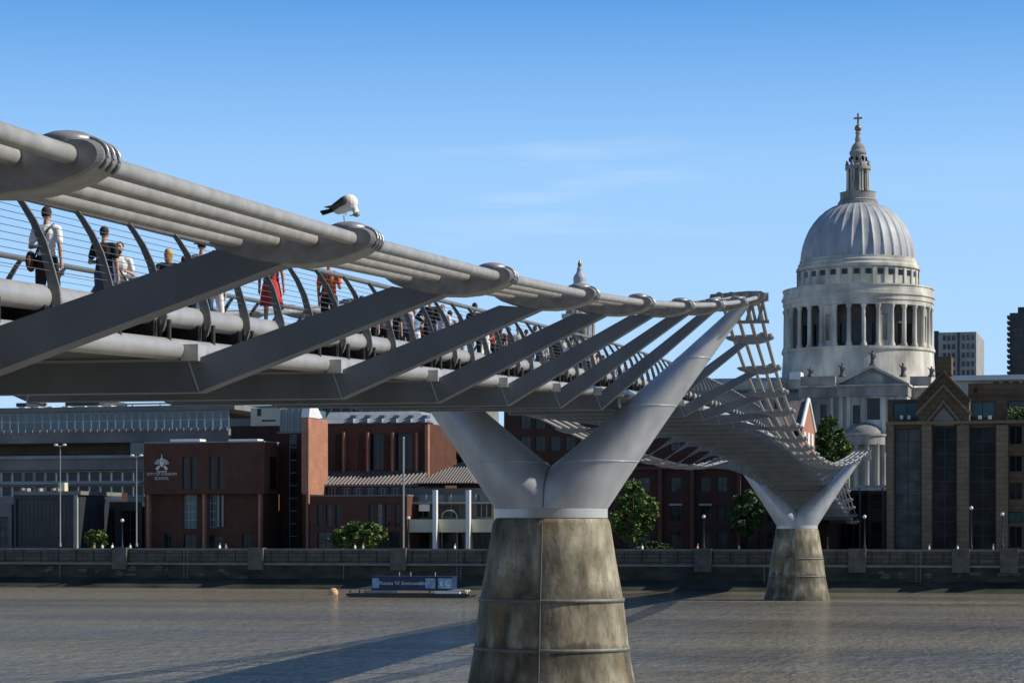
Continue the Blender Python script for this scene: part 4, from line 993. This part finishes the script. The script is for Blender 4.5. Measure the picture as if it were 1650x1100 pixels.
# ============================================================ TREES AND PLANTS
def tree(name, label, cat, px, py0, py1, pxw, v, m, n=2600, trunk=True, seed=1, flat=1.0, leaf=.36):
    rnd = random.Random(seed); u = U(px, v); zt2, zb2 = Z(py0, px, v), Z(py1, px, v); rx = (U(px + pxw / 2, v) - U(px - pxw / 2, v)) / 2; rz = (zt2 - zb2) / 2
    t = bthing(name, label, cat, u, v, 3.6); cz = (zt2 + zb2) / 2
    tr_ = MB(); pts = [(u, v, 3.3)]
    for k in range(1, 6): pts.append((u + rnd.uniform(-.15, .15) * k * .4, v, 3.3 + (cz - 3.3) * k / 5))
    tr_.tube(pts, 1, 8, True, [rx * .075 * (1 - .13 * k) for k in range(6)])
    cl = []
    for k in range(64):
        while True:
            d = Vector((rnd.uniform(-1, 1), rnd.uniform(-1, 1), rnd.uniform(-1, 1)))
            if d.length < 1: break
        d = d.normalized() * (d.length ** .45)
        c = Vector((u + d.x * rx * .90, v + d.y * rx * .90, cz + d.z * rz * .88)); cl.append((c, rnd.uniform(.10, .30) * min(rx, rz * 1.2)))
        if k < 12: tr_.tube([(u, v, 3.3 + (cz - 3.3) * rnd.uniform(.5, .95)), (c + Vector((u, v, cz))) / 2 + Vector((0, 0, -.3)), c], 1, 5, True, [rx * .03, rx * .02, rx * .008])
    tr_.build('trunk', M['bark'], t)
    cr_ = MB()
    for i in range(n):
        c, r_ = cl[i % len(cl)]; d = Vector((rnd.gauss(0, 1), rnd.gauss(0, 1), rnd.gauss(0, 1))).normalized() * r_ * rnd.uniform(.35, 1.12)
        p = c + d; s_ = leaf * rnd.uniform(.6, 1.25)
        a_ = Vector((rnd.gauss(0, 1), rnd.gauss(0, 1), rnd.gauss(0, .6))).normalized(); b2 = a_.cross(Vector((rnd.gauss(0, 1), rnd.gauss(0, 1), rnd.gauss(0, 1)))).normalized()
        cr_.add([p - a_ * s_, p + b2 * s_ * .5, p + a_ * s_, p - b2 * s_ * .5], [(0, 1, 2, 3)])
    cr_.build('crown', m, t, fix=False); return t
tree('tree', 'full green tree on the promenade just right of the near pier', 'tree', 1021, 772, 878, 72, 14, M['leaf'], 4200, seed=2)
tree('tree', 'darker green tree behind the left arm of the far pier', 'tree', 1203, 786, 868, 56, 17, M['leafd'], 3400, seed=3)
tree('tree', 'bright green tree between the sunlit brick house and the cathedral porch', 'tree', 1338, 668, 752, 46, 110, M['leaf'], 3800, seed=4, leaf=.5)
tree('tree', 'green tree lower down behind the low point of the bridge cables', 'tree', 1356, 704, 756, 34, 112, M['leaf'], 2200, seed=14, leaf=.5)
tree('bush', 'rounded wide green bush in front of the dark brick annex', 'bush', 578, 838, 890, 92, 12, M['leaf'], 3600, seed=5)
tree('bush', 'small spiky green bush left of the school', 'bush', 155, 850, 888, 32, 14, M['leaf'], 900, seed=6)
tree('bush', 'low dark green shrubs at the foot of the tree right of the near pier', 'bush', 1052, 874, 892, 60, 10, M['leafd'], 900, seed=7)
V = 20.4
rt_ = bthing('rooftop_plant', 'green planting on the terrace of the brown stone office', 'plant', U(1640, V), V, 3.6)
rnd = random.Random(9); mb = MB()
for i in range(700):
    px = rnd.uniform(1622, 1675); u, z_ = bp(px, rnd.uniform(655, 676), V); p = Vector((u, V + rnd.uniform(0, 1.4), z_)); s_ = rnd.uniform(.12, .28)
    a_ = Vector((rnd.gauss(0, 1), rnd.gauss(0, 1), rnd.gauss(0, 1))).normalized(); b2 = a_.orthogonal().normalized(); mb.add([p - a_ * s_, p + b2 * s_ * .5, p + a_ * s_, p - b2 * s_ * .5], [(0, 1, 2, 3)])
mb.build('foliage', M['leafd'], rt_, fix=False)

# ============================================================ PEOPLE
SH = {}
def cm(c, rough=.8):
    c = tuple(c)
    if c not in SH: SH[c] = mat('cloth_%d' % len(SH), c, rough, 0, .12, 9)
    SH[c].name = 'cloth'; return SH[c]
def remeshed(mb, vox, m, name, par, smooth=2):
    me = mb.mesh(name, m); o = bpy.data.objects.new(name, me); COL.objects.link(o)
    r_ = o.modifiers.new('r', 'REMESH'); r_.mode = 'VOXEL'; r_.voxel_size = vox; r_.use_smooth_shade = True
    if smooth: s_ = o.modifiers.new('s', 'SMOOTH'); s_.iterations = smooth; s_.factor = .5
    dg = bpy.context.evaluated_depsgraph_get(); n_ = bpy.data.meshes.new_from_object(o.evaluated_get(dg)); o.modifiers.clear()
    if len(n_.polygons) > 8: n_.name = name; o.data = n_; n_.materials.clear(); n_.materials.append(m); bpy.data.meshes.remove(me)
    o.parent = par; return o
def person(loc, rz, label, top, bottom, hair=(.03, .02, .015), skin='skin', h=1.72, stride=.3, arms=('down', 'down'), shorts=False, skirt=False, sleeves='short', vox=.014, longhair=False, beard=False, bag=None, hat=None, group=None, face=False, lean=0.0, strap=None):
    t = thing('person', label, 'person', loc, rz, group); s = h / 1.75
    sc_ = lambda p: Vector(p) * s
    hp = {}; body = MB(); leg = {}
    for sg, st_ in ((1, 1), (-1, -1)):
        fy = st_ * stride / 2; hip = sc_((sg * .09, 0, .92)); an = sc_((sg * .09, fy, .09 + (.05 if fy < 0 else 0)))
        kn = (hip + an) / 2 + sc_((sg * .01, .05 + abs(fy) * .12, .01)); toe = an + sc_((sg * .02, .15, -.05 if fy >= 0 else -.06)); leg[sg] = (hip, kn, an, toe)
        body.cap(hip, kn, .082 * s, .056 * s); body.cap(kn, an + sc_((0, 0, 0)), .054 * s, .037 * s); body.cap(an, toe, .036 * s, .026 * s)
    L = lean
    def ln_(p): p = Vector(p); p.y += (p.z - .95) * L; return p * s
    body.ball(ln_((0, 0, .95)), (.155 * s, .105 * s, .13 * s)); body.ball(ln_((0, .0, 1.12)), (.135 * s, .095 * s, .17 * s)); body.ball(ln_((0, .0, 1.30)), (.168 * s, .112 * s, .17 * s))
    body.cap(ln_((-.145, 0, 1.40)), ln_((.145, 0, 1.40)), .058 * s, .058 * s); body.cap(ln_((0, -.01, 1.40)), ln_((0, .01, 1.54)), .058 * s, .05 * s)
    hd = ln_((0, .015, 1.635)); body.ball(hd + sc_((0, 0, .01)), (.074 * s, .095 * s, .105 * s), 16, 12); body.ball(hd + sc_((0, .03, -.055)), (.052 * s, .06 * s, .055 * s))
    body.cap(hd + sc_((0, .088, .01)), hd + sc_((0, .108, -.022)), .010 * s, .014 * s)
    for sg in (1, -1): body.ball(hd + sc_((sg * .076, -.005, -.01)), (.012 * s, .02 * s, .032 * s))
    arm = {}
    for sg, mode in ((-1, arms[0]), (1, arms[1])):
        sh = ln_((sg * .185, 0, 1.395)); sw = -sg * stride * .45
        if mode == 'down': el = sh + sc_((sg * .055, sw * .35 - .01, -.285)); wr = el + sc_((sg * .02, .05 + sw * .5, -.245))
        elif mode == 'bent': el = sh + sc_((sg * .07, -.03, -.27)); wr = el + sc_((-sg * .09, .21, .04))
        elif mode == 'up': el = sh + sc_((sg * .10, .12, -.20)); wr = el + sc_((-sg * .08, .12, .20))
        elif mode == 'hip': el = sh + sc_((sg * .17, -.06, -.21)); wr = el + sc_((-sg * .15, .08, -.12))
        arm[sg] = (sh, el, wr); body.cap(sh, el, .046 * s, .038 * s); body.cap(el, wr, .038 * s, .026 * s)
        d = (wr - el).normalized(); lat = Vector((0, 1, 0)) - d * d.y; lat = lat.normalized() if lat.length > .1 else Vector((1, 0, 0))
        pm = wr + d * .045 * s; body.cap(wr, pm + d * .02 * s, .028 * s, .033 * s)
        if vox < .013:
            inw = Vector((-sg, 0, 0)); nrm = d.cross(lat).normalized(); nrm = nrm if nrm.dot(inw) > 0 else -nrm
            for q_, ll in zip((-.026, -.009, .009, .025), (.060, .075, .080, .068)):
                b0 = pm + lat * q_ * s + d * .03 * s; k1 = b0 + d * ll * .5 * s + nrm * .006 * s; k2 = k1 + d * ll * .42 * s + nrm * .022 * s
                body.cap(b0, k1, .0105 * s, .0095 * s, 8); body.cap(k1, k2, .0095 * s, .008 * s, 8)
            body.cap(wr + d * .02 * s + lat * .02 * s, wr + d * .07 * s + lat * .055 * s + nrm * .012 * s, .012 * s, .010 * s, 8)
        else: body.cap(pm, pm + d * .07 * s, .026 * s, .016 * s)
    remeshed(body, vox, M[skin], 'body', t)
    e = .016 * s
    sh_ = MB(); sh_.ball(ln_((0, 0, 1.02)), (.158 * s + e * .6, .112 * s + e * .6, .15 * s)); sh_.ball(ln_((0, 0, 1.13)), (.142 * s + e, .10 * s + e, .19 * s)); sh_.ball(ln_((0, 0, 1.30)), (.168 * s + e, .112 * s + e, .165 * s + e)); sh_.cap(ln_((-.15, 0, 1.40)), ln_((.15, 0, 1.40)), .058 * s + e, .058 * s + e)
    for sg in (1, -1):
        a, b_, c_ = arm[sg]
        if sleeves == 'short': m_ = a + (b_ - a) * .62; sh_.cap(a, m_, .05 * s + e, .046 * s + e)
        elif sleeves == 'long': sh_.cap(a, b_, .05 * s + e, .042 * s + e); sh_.cap(b_, c_ - (c_ - b_) * .05, .042 * s + e, .03 * s + e)
    remeshed(sh_, vox, cm(top), 'shirt' if not skirt else 'dress_top', t)
    pn = MB()
    if skirt:
        pn.lathe([(.001, 1.08 * s), (.13 * s, 1.08 * s), (.18 * s, .92 * s), (.215 * s, .72 * s), (.235 * s, .52 * s), (.001, .53 * s)], (0, 0), 24, ex=1, ey=.82, mod=lambda a_, z_: 1 + .06 * math.sin(7 * a_) * (1.1 - z_)); pn.build('skirt', cm(bottom), t)
    else:
        pn.ball(ln_((0, 0, .95)), (.16 * s + e * .5, .112 * s + e * .5, .125 * s))
        for sg in (1, -1):
            a, b_, c_, d_ = leg[sg]; pn.cap(a, b_ if not shorts else a + (b_ - a) * .92, .088 * s + e * .6, (.06 if not shorts else .075) * s + e)
            if not shorts: pn.cap(b_, c_, .06 * s + e, .045 * s + e)
        remeshed(pn, vox, cm(bottom), 'trousers' if not shorts else 'shorts', t)
    for sg in (1, -1):
        a, b_, c_, d_ = leg[sg]; f_ = MB(); f_.cap(c_ + sc_((0, -.03, -.03)), d_, .045 * s, .034 * s); f_.cap(c_, c_ + sc_((0, 0, -.05)), .045 * s, .04 * s); remeshed(f_, .02, cm((.08, .07, .06) if not shorts else (.6, .6, .6)), 'shoe', t)
    hr = MB(); hr.ball(hd + sc_((0, -.018, .030)), (.083 * s, .094 * s, .100 * s), 16, 12)
    if longhair: hr.ball(hd + sc_((0, -.055, -.07)), (.085 * s, .055 * s, .14 * s), 12, 10); hr.ball(hd + sc_((.045, -.05, -.02)), (.06 * s, .06 * s, .09 * s))
    remeshed(hr, max(vox, .012), cm(hair), 'hair', t, 1)
    if beard: bm_ = MB(); bm_.ball(hd + sc_((0, .045, -.075)), (.055 * s, .06 * s, .05 * s)); remeshed(bm_, .012, cm(hair), 'beard', t, 1)
    if face:
        for sg in (1, -1): MB().ball(hd + sc_((sg * .03, .088, .012)), (.013 * s, .008 * s, .008 * s), 8, 6).build('eye', cm((.02, .015, .01)), t); MB().cap(hd + sc_((sg * .018, .092, .034)), hd + sc_((sg * .046, .084, .034)), .006 * s, .005 * s, 6).build('eyebrow', cm(hair), t)
        MB().cap(hd + sc_((-.022, .092, -.05)), hd + sc_((.022, .092, -.05)), .007 * s, .007 * s, 6).build('mouth', cm((.30, .10, .08)), t)
    if hat: h_ = MB(); h_.lathe([(.001, (1.755) * s), (.07 * s, 1.75 * s), (.09 * s, 1.69 * s), (.16 * s, 1.675 * s), (.16 * s, 1.665 * s), (.088 * s, 1.67 * s)], (hd.x, hd.y - .01), 20); h_.build('hat', cm(hat), t)
    if strap:
        q_ = MB(); y_ = -.135 * s if strap == 'back' else .132 * s
        q_.tube([ln_((.12, 0, 1.475)), (.08 * s, y_, 1.38 * s), (-.05 * s, y_ * 1.05, 1.16 * s), (-.18 * s, y_ * .5, .95 * s)], .017 * s, 6); q_.build('bag_strap', cm((.02, .02, .02)), t)
    if bag == 'shoulder': q_ = MB(); q_.ball((-.25 * s, -.03 * s, .90 * s), (.07 * s, .15 * s, .17 * s)); b2 = q_.build('bag', cm((.12, .04, .02)), t)
    if bag == 'backpack':
        q_ = MB(); q_.ball(ln_((0, -.20, 1.24)), (.145 * s, .095 * s, .22 * s)); q_.ball(ln_((0, -.25, 1.12)), (.11 * s, .06 * s, .12 * s)); remeshed(q_, .02, cm((.02, .022, .022)), 'backpack', t)
        for sg in (1, -1): MB().tube([ln_((sg * .09, -.12, 1.40)), ln_((sg * .105, -.01, 1.475)), ln_((sg * .11, .125, 1.32)), ln_((sg * .12, .02, 1.10))], .016 * s, 6).build('strap', cm((.02, .022, .022)), t)
    return t, arm
def deckz(y): return zb(y) + 1.305
def place(px, pyh, h):
    """the spot on the deck where someone of height h has the top of the head at this pixel"""
    best = None
    for k in range(0, 70):
        x = -1.75 + .05 * k; y = yat(px, x); top_ = CH + (HY - pyh) * dep(x, y) / F; e = abs(top_ - deckz(y) - h)
        if best is None or e < best[0]: best = (e, x, y)
    return best[1], best[2]
GB = 'people walking on the footbridge'
WHT, BLK, NVY, DNM = (.88, .87, .85), (.012, .012, .014), (.02, .025, .05), (.05, .08, .14)
def wal(px, pyh, label, top, bottom, h=1.72, away=True, turn=0, **k):
    x, y = place(px, pyh, h); return person((x, y, deckz(y)), (0 if away else math.pi) + R(turn), label, top, bottom, h=h, group=GB, **k)
t, arm = wal(75, 334, 'man in white t-shirt and black shorts with a brown shoulder bag, seen from behind', WHT, BLK, 1.82, shorts=True, bag='shoulder', strap='back', arms=('bent', 'down'), vox=.010, stride=.2)
w = arm[1][2]; q_ = MB().box(-.012, .012, -.04, .04, -.075, .075); q_.v = [(a + w.x + .01, b_ + w.y + .03, c + w.z - .12) for a, b_, c in q_.v]; q_.build('phone', cm((.01, .01, .01), .2), t); t['label'] = 'man in white t-shirt and black shorts carrying a brown shoulder bag and a phone'
wal(168, 365, 'man in black t-shirt and jeans seen from behind, beside the bearded man', BLK, DNM, 1.76, vox=.010, arms=('bent', 'down'), stride=.15)
wal(193, 391, 'bearded man facing south in a white shirt with a black shoulder strap', WHT, (.25, .22, .18), 1.70, away=False, turn=8, vox=.010, beard=True, face=True, hair=(.012, .01, .01), strap='front', arms=('bent', 'down'))
wal(271, 401, 'blonde woman in a black top, left of the brown haired woman', BLK, NVY, 1.66, hair=(.55, .33, .12), longhair=True, turn=25, vox=.011, arms=('hip', 'down'))
wal(298, 412, 'brown haired woman in a dark top walking beside the blonde woman', (.04, .02, .015), BLK, 1.62, hair=(.09, .035, .015), longhair=True, turn=-10, vox=.011)
wal(325, 386, 'person in a straw hat and pale pink shirt', (.62, .45, .48), DNM, 1.74, hat=(.55, .45, .28), vox=.011, arms=('hip', 'bent'))
wal(345, 404, 'person in a black top and white shorts beside the straw hat', BLK, WHT, 1.66, vox=.012, arms=('bent', 'down'))
x = 1.0; y = yat(437, x); person((x, y, deckz(y)), R(6), 'woman in a red knee length dress with a dark backpack', (.62, .035, .035), (.62, .035, .035), skirt=True, h=1.66, longhair=True, bag='backpack', vox=.010, stride=.22, group=GB, sleeves='none')
x = .6; y = yat(530, x); person((x, y, deckz(y)), R(-4), 'man in a bright orange t-shirt and black trousers', (.85, .16, .03), BLK, h=1.80, vox=.010, stride=.25, group=GB, arms=('down', 'bent'), strap='back')
wal(597, 492, 'person in a dark red top half hidden behind a slanting arm', (.16, .02, .015), BLK, 1.66, vox=.012, bag='backpack')
wal(618, 494, 'person in a mauve top walking near the dark red top', (.35, .22, .24), BLK, 1.68, away=False, face=True, vox=.012)
wal(634, 497, 'person in black beside the mauve top', BLK, BLK, 1.7, vox=.013)
wal(653, 488, 'person in a loose pale pink and white shirt', (.66, .56, .64), DNM, 1.72, vox=.012, arms=('hip', 'down'))
wal(693, 477, 'man in a black jacket with black hair standing out against the sky', (.02, .02, .02), BLK, 1.78, sleeves='long', vox=.011, arms=('hip', 'bent'))
wal(713, 491, 'person in a white shirt right of the black jacket', (.75, .72, .8), NVY, 1.66, away=False, face=True, vox=.012)
wal(765, 488, 'man in black seen between the third and fourth arms', BLK, BLK, 1.78, vox=.012, skin='skind')
wal(806, 524, 'person in a brown top and blue skirt with long brown hair', (.12, .045, .03), NVY, 1.64, longhair=True, hair=(.08, .03, .015), vox=.013)
wal(820, 527, 'person in a dusty red top', (.25, .10, .08), DNM, 1.66, vox=.014)
wal(862, 525, 'man with dark cropped hair showing above the handrail', BLK, DNM, 1.76, vox=.013)
for px, py, lb, tp, bt in ((874, 545, 'person in a white top and grey trousers low behind the fourth arm', WHT, (.2, .2, .2)), (888, 545, 'person in a white shirt and black trousers', WHT, BLK), (896, 540, 'person in a black jacket beside the white shirt', BLK, BLK), (908, 541, 'person in a bright white jacket', (.85, .83, .8), BLK), (921, 543, 'person in dark olive below the bell tower', (.06, .06, .03), NVY),
        (933, 547, 'person in cream in front of the bell tower', (.7, .65, .5), DNM), (944, 552, 'person in pale grey in front of the bell tower', (.5, .5, .5), BLK), (925, 578, 'person in beige low behind the fifth arm', (.5, .42, .3), (.3, .28, .25)), (938, 575, 'person in black with tan trousers', BLK, (.4, .3, .2)), (952, 572, 'person in a light pink shirt', (.66, .5, .48), DNM),
        (962, 571, 'person in khaki between fifth and sixth arms', (.3, .27, .16), BLK), (972, 572, 'person in off white near the handrail', (.7, .68, .62), NVY), (983, 576, 'person in dark blue near the sixth arm', NVY, BLK)):
    wal(px, py, lb, tp, bt, 1.7, vox=.02, stride=.3, away=random.random() < .6)
for px, py, lb, tp, bt in ((583, 497, 'person in bright yellow top behind the third slanting arm', (.7, .5, .06), DNM), (645, 500, 'person in crisp white top with tan trousers between two dark tops', WHT, (.4, .3, .2)), (668, 494, 'person in sky blue top behind the pale pink shirt', (.25, .42, .62), WHT), (681, 500, 'person in rust orange top left of the black jacket', (.55, .17, .05), BLK),
        (725, 500, 'person in pale lilac top', (.55, .48, .66), DNM), (741, 506, 'person in pine green top', (.03, .12, .06), (.5, .45, .35)), (781, 512, 'person in white top with white trousers', WHT, WHT), (791, 516, 'person in scarlet top far along the deck', (.55, .03, .03), BLK),
        (835, 527, 'person in pale mint top', (.5, .66, .56), DNM), (848, 531, 'person in white top with navy trousers near the fourth arm', WHT, NVY), (1000, 582, 'distant person in white near the tall pier arm', WHT, BLK), (1008, 588, 'distant person in tan near the tall pier arm', (.45, .33, .2), BLK)):
    wal(px, py, lb, tp, bt, 1.7, vox=.018, stride=.3, away=random.random() < .5, turn=random.uniform(-20, 20), arms=random.choice((('down', 'down'), ('bent', 'down'), ('hip', 'down'))))
GF = 'people on the far promenade'
for i, (px, vv, lb, tp) in enumerate(((152, 2.5, 'tiny person in brown by the small spiky bush', (.3, .2, .12)), (165, 3, 'tiny person in pale grey right of the spiky bush', (.6, .6, .6)), (181, 2, 'tiny person in bright white left of the stone pilaster', WHT), (210, 2.2, 'tiny person in a pale top by the pilaster near the school', (.55, .52, .48)),
        (354, 2.4, 'tiny person in white in front of the school', WHT), (364, 3, 'tiny person in grey beside one in white at the school', (.2, .2, .2)), (585, 2.5, 'tiny person in beige in front of the round bush', (.5, .4, .3)), (572, 3, 'tiny person in white at the left of the bush', (.7, .7, .7)), (733, 3, 'tiny person in white under the cafe balcony', WHT),
        (1035, 2, 'tiny person in white right of the near pier', WHT), (1124, 2.4, 'tiny person in pink at the middle pilaster', (.6, .35, .3)), (1191, 2.2, 'tiny person in pale grey left of the far pier', (.65, .65, .65)), (1497, 2.3, 'tiny person in cream in front of the stone office', (.7, .65, .5)), (1543, 2, 'tiny person in bright white at the stone office', (.85, .85, .85)), (1600, 2.6, 'tiny person in grey near the right hand lamp', (.35, .35, .33)))):
    p = bw(U(px, vv), vv); person((p.x, p.y, 3.62), R(90 if i % 2 else -90), lb, tp, BLK, vox=.03, h=1.72, group=GF, stride=.35)

# ============================================================ GULL
YG = P1 - 56; XG = xc(YG) - .34; ZG = zc(YG) + .188
gl = thing('gull', 'white gull with dark wing tips preening on the second cable clamp', 'gull', (XG, YG, ZG), R(12)); gl['_ref'] = (0, 0, 0); gl.scale = (1.14, 1.14, 1.14)
b_ = MB()
b_.cap((-.06, 0, .125), (.045, 0, .165), .055, .062, 14); b_.ball((.035, 0, .185), (.085, .07, .075), 14, 10); b_.cap((.06, 0, .16), (.10, -.01, .105), .042, .028); b_.cap((.10, -.01, .105), (.10, -.045, .072), .028, .026); b_.cap((-.07, 0, .12), (-.15, 0, .10), .03, .012)
remeshed(b_, .006, mat('gull_white', (.82, .81, .78), .7), 'body', gl)
hb = MB(); hb.ball((.108, -.045, .068), (.034, .027, .027), 12, 9); hb.build('head', mat('gull_grey', (.30, .29, .27), .7, 0, .35, 30), gl)
bk = MB(); bk.cap((.085, -.06, .058), (.045, -.062, .052), .008, .004, 8); bk.build('beak', mat('gull_beak', (.25, .16, .05), .5), gl)
for sg in (1, -1):
    w_ = MB(); w_.cap((-.01, sg * .060, .195), (-.10, sg * .052, .135), .038, .03, 12); w_.cap((-.09, sg * .05, .135), (-.19, sg * .028, .105 + (.03 if sg < 0 else 0)), .024, .006, 10)
    remeshed(w_, .006, M['gullw'] if 'gullw' in M else M.setdefault('gullw', mat('gull_wing', (.06, .058, .055), .7, 0, .6, 25)), 'wing', gl, 1)
tl_ = MB(); tl_.prism([(-.10, .10), (-.21, .065), (-.225, .085), (-.235, .10), (-.12, .125)], -.028, .028); tl_.build('tail', cm((.015, .015, .018)), gl)
MB().tube([(-.01, .0, .10), (-.012, 0, .05), (-.008, 0, .0)], .0045, 6).build('leg', mat('gull_leg', (.35, .25, .2), .6), gl)
MB().tube([(.02, .03, .11), (.0, .035, .085), (.015, .035, .07)], .0045, 6).build('leg', bpy.data.materials['gull_leg'], gl)

# ============================================================ RIVER TRAFFIC
x, y = wpx(662, 961.5); bz = R(-4)
bg_ = thing('work_barge', 'flat work barge moored by the river wall', 'barge', (x, y, 0), bz)
hull = MB(); hull.prism([(-6.4, .25), (-5.6, -.35), (5.9, -.35), (6.6, .30), (6.6, .42), (-6.4, .38)], -1.6, 1.6); hull.build('hull', cm((.05, .05, .045)), bg_)
dk = MB(); dk.box(-4.6, -1.2, -1.3, -.9, .43, .70); dk.build('deck_locker', M['concl'], bg_)
MB().box(3.0, 5.6, -1.62, -1.2, .43, .62).build('deck_edge', M['white'], bg_)
MB().box(4.2, 6.0, -1.0, 1.0, .62, .78).build('hatch', M['concl'], bg_)
for xx in (-6, -5, 2.4, 6.3): MB().tube([(xx, -1.4, .4), (xx, -1.4, .75)], .08, 8).build('bollard', M['white' if xx > 6 else 'black'], bg_)
ct = thing('floating_cabin', 'long navy blue cabin with white lettering and a light blue panel, on the barge', 'cabin', (x + .3, y, .44), bz); ct['_ref'] = (0, 0, 0)
navy = mat('navy_paint', (.012, .03, .09), .45, 0, .2, 2); lb2 = mat('pale_blue_panel', (.22, .38, .55), .5, 0, .3, 3)
cb_ = MB(); cb_.box(-4.2, 4.3, -.9, .9, .25, 1.62); cb_.build('cabin_wall', navy, ct)
rf = MB(); rf.box(-4.25, 4.35, -.95, .95, 1.623, 1.70); rf.build('roof', navy, ct)
for a_, c_ in ((-4.1, -3.4), (1.5, 2.55), (2.85, 4.25)): MB().box(a_, c_, -.93, -.903, .5, 1.5).build('panel', lb2, ct)
MB().box(2.6, 2.8, -.935, -.903, .3, 1.6).build('door_gap', M['black'], ct)
for s_, sz, px_ in (("Thames 'N' Environment", .50, -.95), ('12', .5, 1.05), ('E', .7, 3.2), ('C', .7, 3.8)):
    me = text_mesh(s_, sz, .02); me.transform(Matrix.Translation((px_, -.925 if px_ < 1.4 else -.95, .98)) @ Matrix.Rotation(R(90), 4, 'X')); me.materials.clear(); me.materials.append(M['white']); o = bpy.data.objects.new('lettering', me); COL.objects.link(o); o.parent = ct
for xx in (-1.6, -.4, 2.2): MB().tube([(xx, .2, 1.7), (xx, .2, 2.1)], .07, 6).build('roof_vent', M['concl'], ct)
x, y = wpx(537, 957)
by = thing('mooring_buoy', 'round pale orange mooring buoy floating left of the barge', 'buoy', (x, y, 0))
MB().ball((0, 0, .18), .52, 24, 16).build('float', mat('buoy_orange', (.60, .38, .17), .6, 0, .25, 3), by)
MB().tube([(0, 0, .66), (0, 0, .82)], .07, 8).build('mooring_eye', M['black'], by)
# ============================================================ LAMPS AND POSTS
def lamp(px, pyt, pyb, v, label, kind='globe', r_=.21):
    u, z1 = bp(px, pyt, v); z0 = Z(pyb, px, v); t = bthing('street_lamp', label, 'street lamp', u, v, z0, 'lamps along the far bank')
    MB().lathe([(.16, z0), (.16, z0 + .35), (.09, z0 + .5), (.065, z1 - .3), (.11, z1 - .22), (.05, z1 - .1)], (u, v), 10).build('post', M['black' if kind == 'globe' else 'concl'], t)
    if kind == 'globe':
        MB().ball((u, v, z1), r_, 14, 10).build('globe', M['globe'], t); MB().lathe([(.1, z1 + r_ * .95), (.12, z1 + r_ * 1.1), (.02, z1 + r_ * 1.35)], (u, v), 8).build('finial', M['black'], t)
    else:
        for s_ in (-1, 1): MB().tube([(u, v, z1 - .3), (u + s_ * .45, v, z1 - .12)], .05, 6).build('bracket_arm', M['concl'], t); MB().ball((u + s_ * .6, v, z1 - .05), (.30, .2, .16), 10, 8).build('lamp_head', M['globe'], t)
lamp(1393, 832, 884, .3, 'black lamp with a white globe on the wall pilaster right of the far pier')
lamp(1615, 828, 882, .3, 'black lamp with a white globe by the green ground floor window, far right')
lamp(1565, 818, 884, 6, 'black lamp with a small globe in front of a stone pier of the brown office')
lamp(1134, 832, 884, 8, 'black lamp with a white globe left of the dark tree')
lamp(658, 834, 884, .3, 'black lamp with a white globe at the left corner of the cafe')
lamp(197, 838, 884, .3, 'black lamp with a white globe left of the school')
lamp(97, 716, 880, 16, 'tall pale twin headed lamp post rising above the pavilion', 'twin')
lamp(220, 733, 880, 16, 'tall pale twin headed lamp post beside the left corner of the school', 'twin')
fp = bthing('flagpole', 'tall thin pale pole in front of the tiled roof', 'pole', U(650, 9), 9, 3.6)
MB().tube([(U(650, 9), 9, 3.6), (U(650, 9), 9, Z(707, 650, 9))], .12, 8).build('pole', M['concl'], fp); MB().ball((U(650, 9), 9, Z(706, 650, 9)), .18, 8, 6).build('finial', M['concl'], fp)
sp_ = bthing('sign_gantry', 'white T shaped post and beam in the gap right of the far pier', 'gantry', U(1404, 30), 30, 3.6)
MB().box(U(1401, 30), U(1406, 30), 29.8, 30.2, Z(782, 1400, 30), Z(722, 1400, 30)).build('mast', M['stone'], sp_)
MB().box(U(1380, 30), U(1427, 30), 29.7, 30.3, Z(785.5, 1400, 30), Z(781.5, 1400, 30)).build('beam', M['stone'], sp_)
for px in (1385, 1422): MB().box(U(px - 1, 30), U(px + 1, 30), 29.9, 30.1, 3.6, Z(785.5, 1400, 30)).build('leg', M['black'], sp_)
# dark buildings lining the hill behind
hb_ = bthing('hill_building', 'dark glazed building filling the gap between the far pier and the stone office', 'building', U(1390, 48), 48)
facade(hb_, (1334, 1399), 790, 48, 60, [(1340 + 12 * i, 1350 + 12 * i, 796, 836, 1, 3) for i in range(5)] + [(1340 + 12 * i, 1350 + 12 * i, 842, 882, 1, 3) for i in range(5)], M['framed'])
facade(hb_, (1399, 1428), 790, 46, 60, [(1403, 1424, 796, 820, 2, 2), (1403, 1424, 840, 882, 2, 2)], M['brown'])
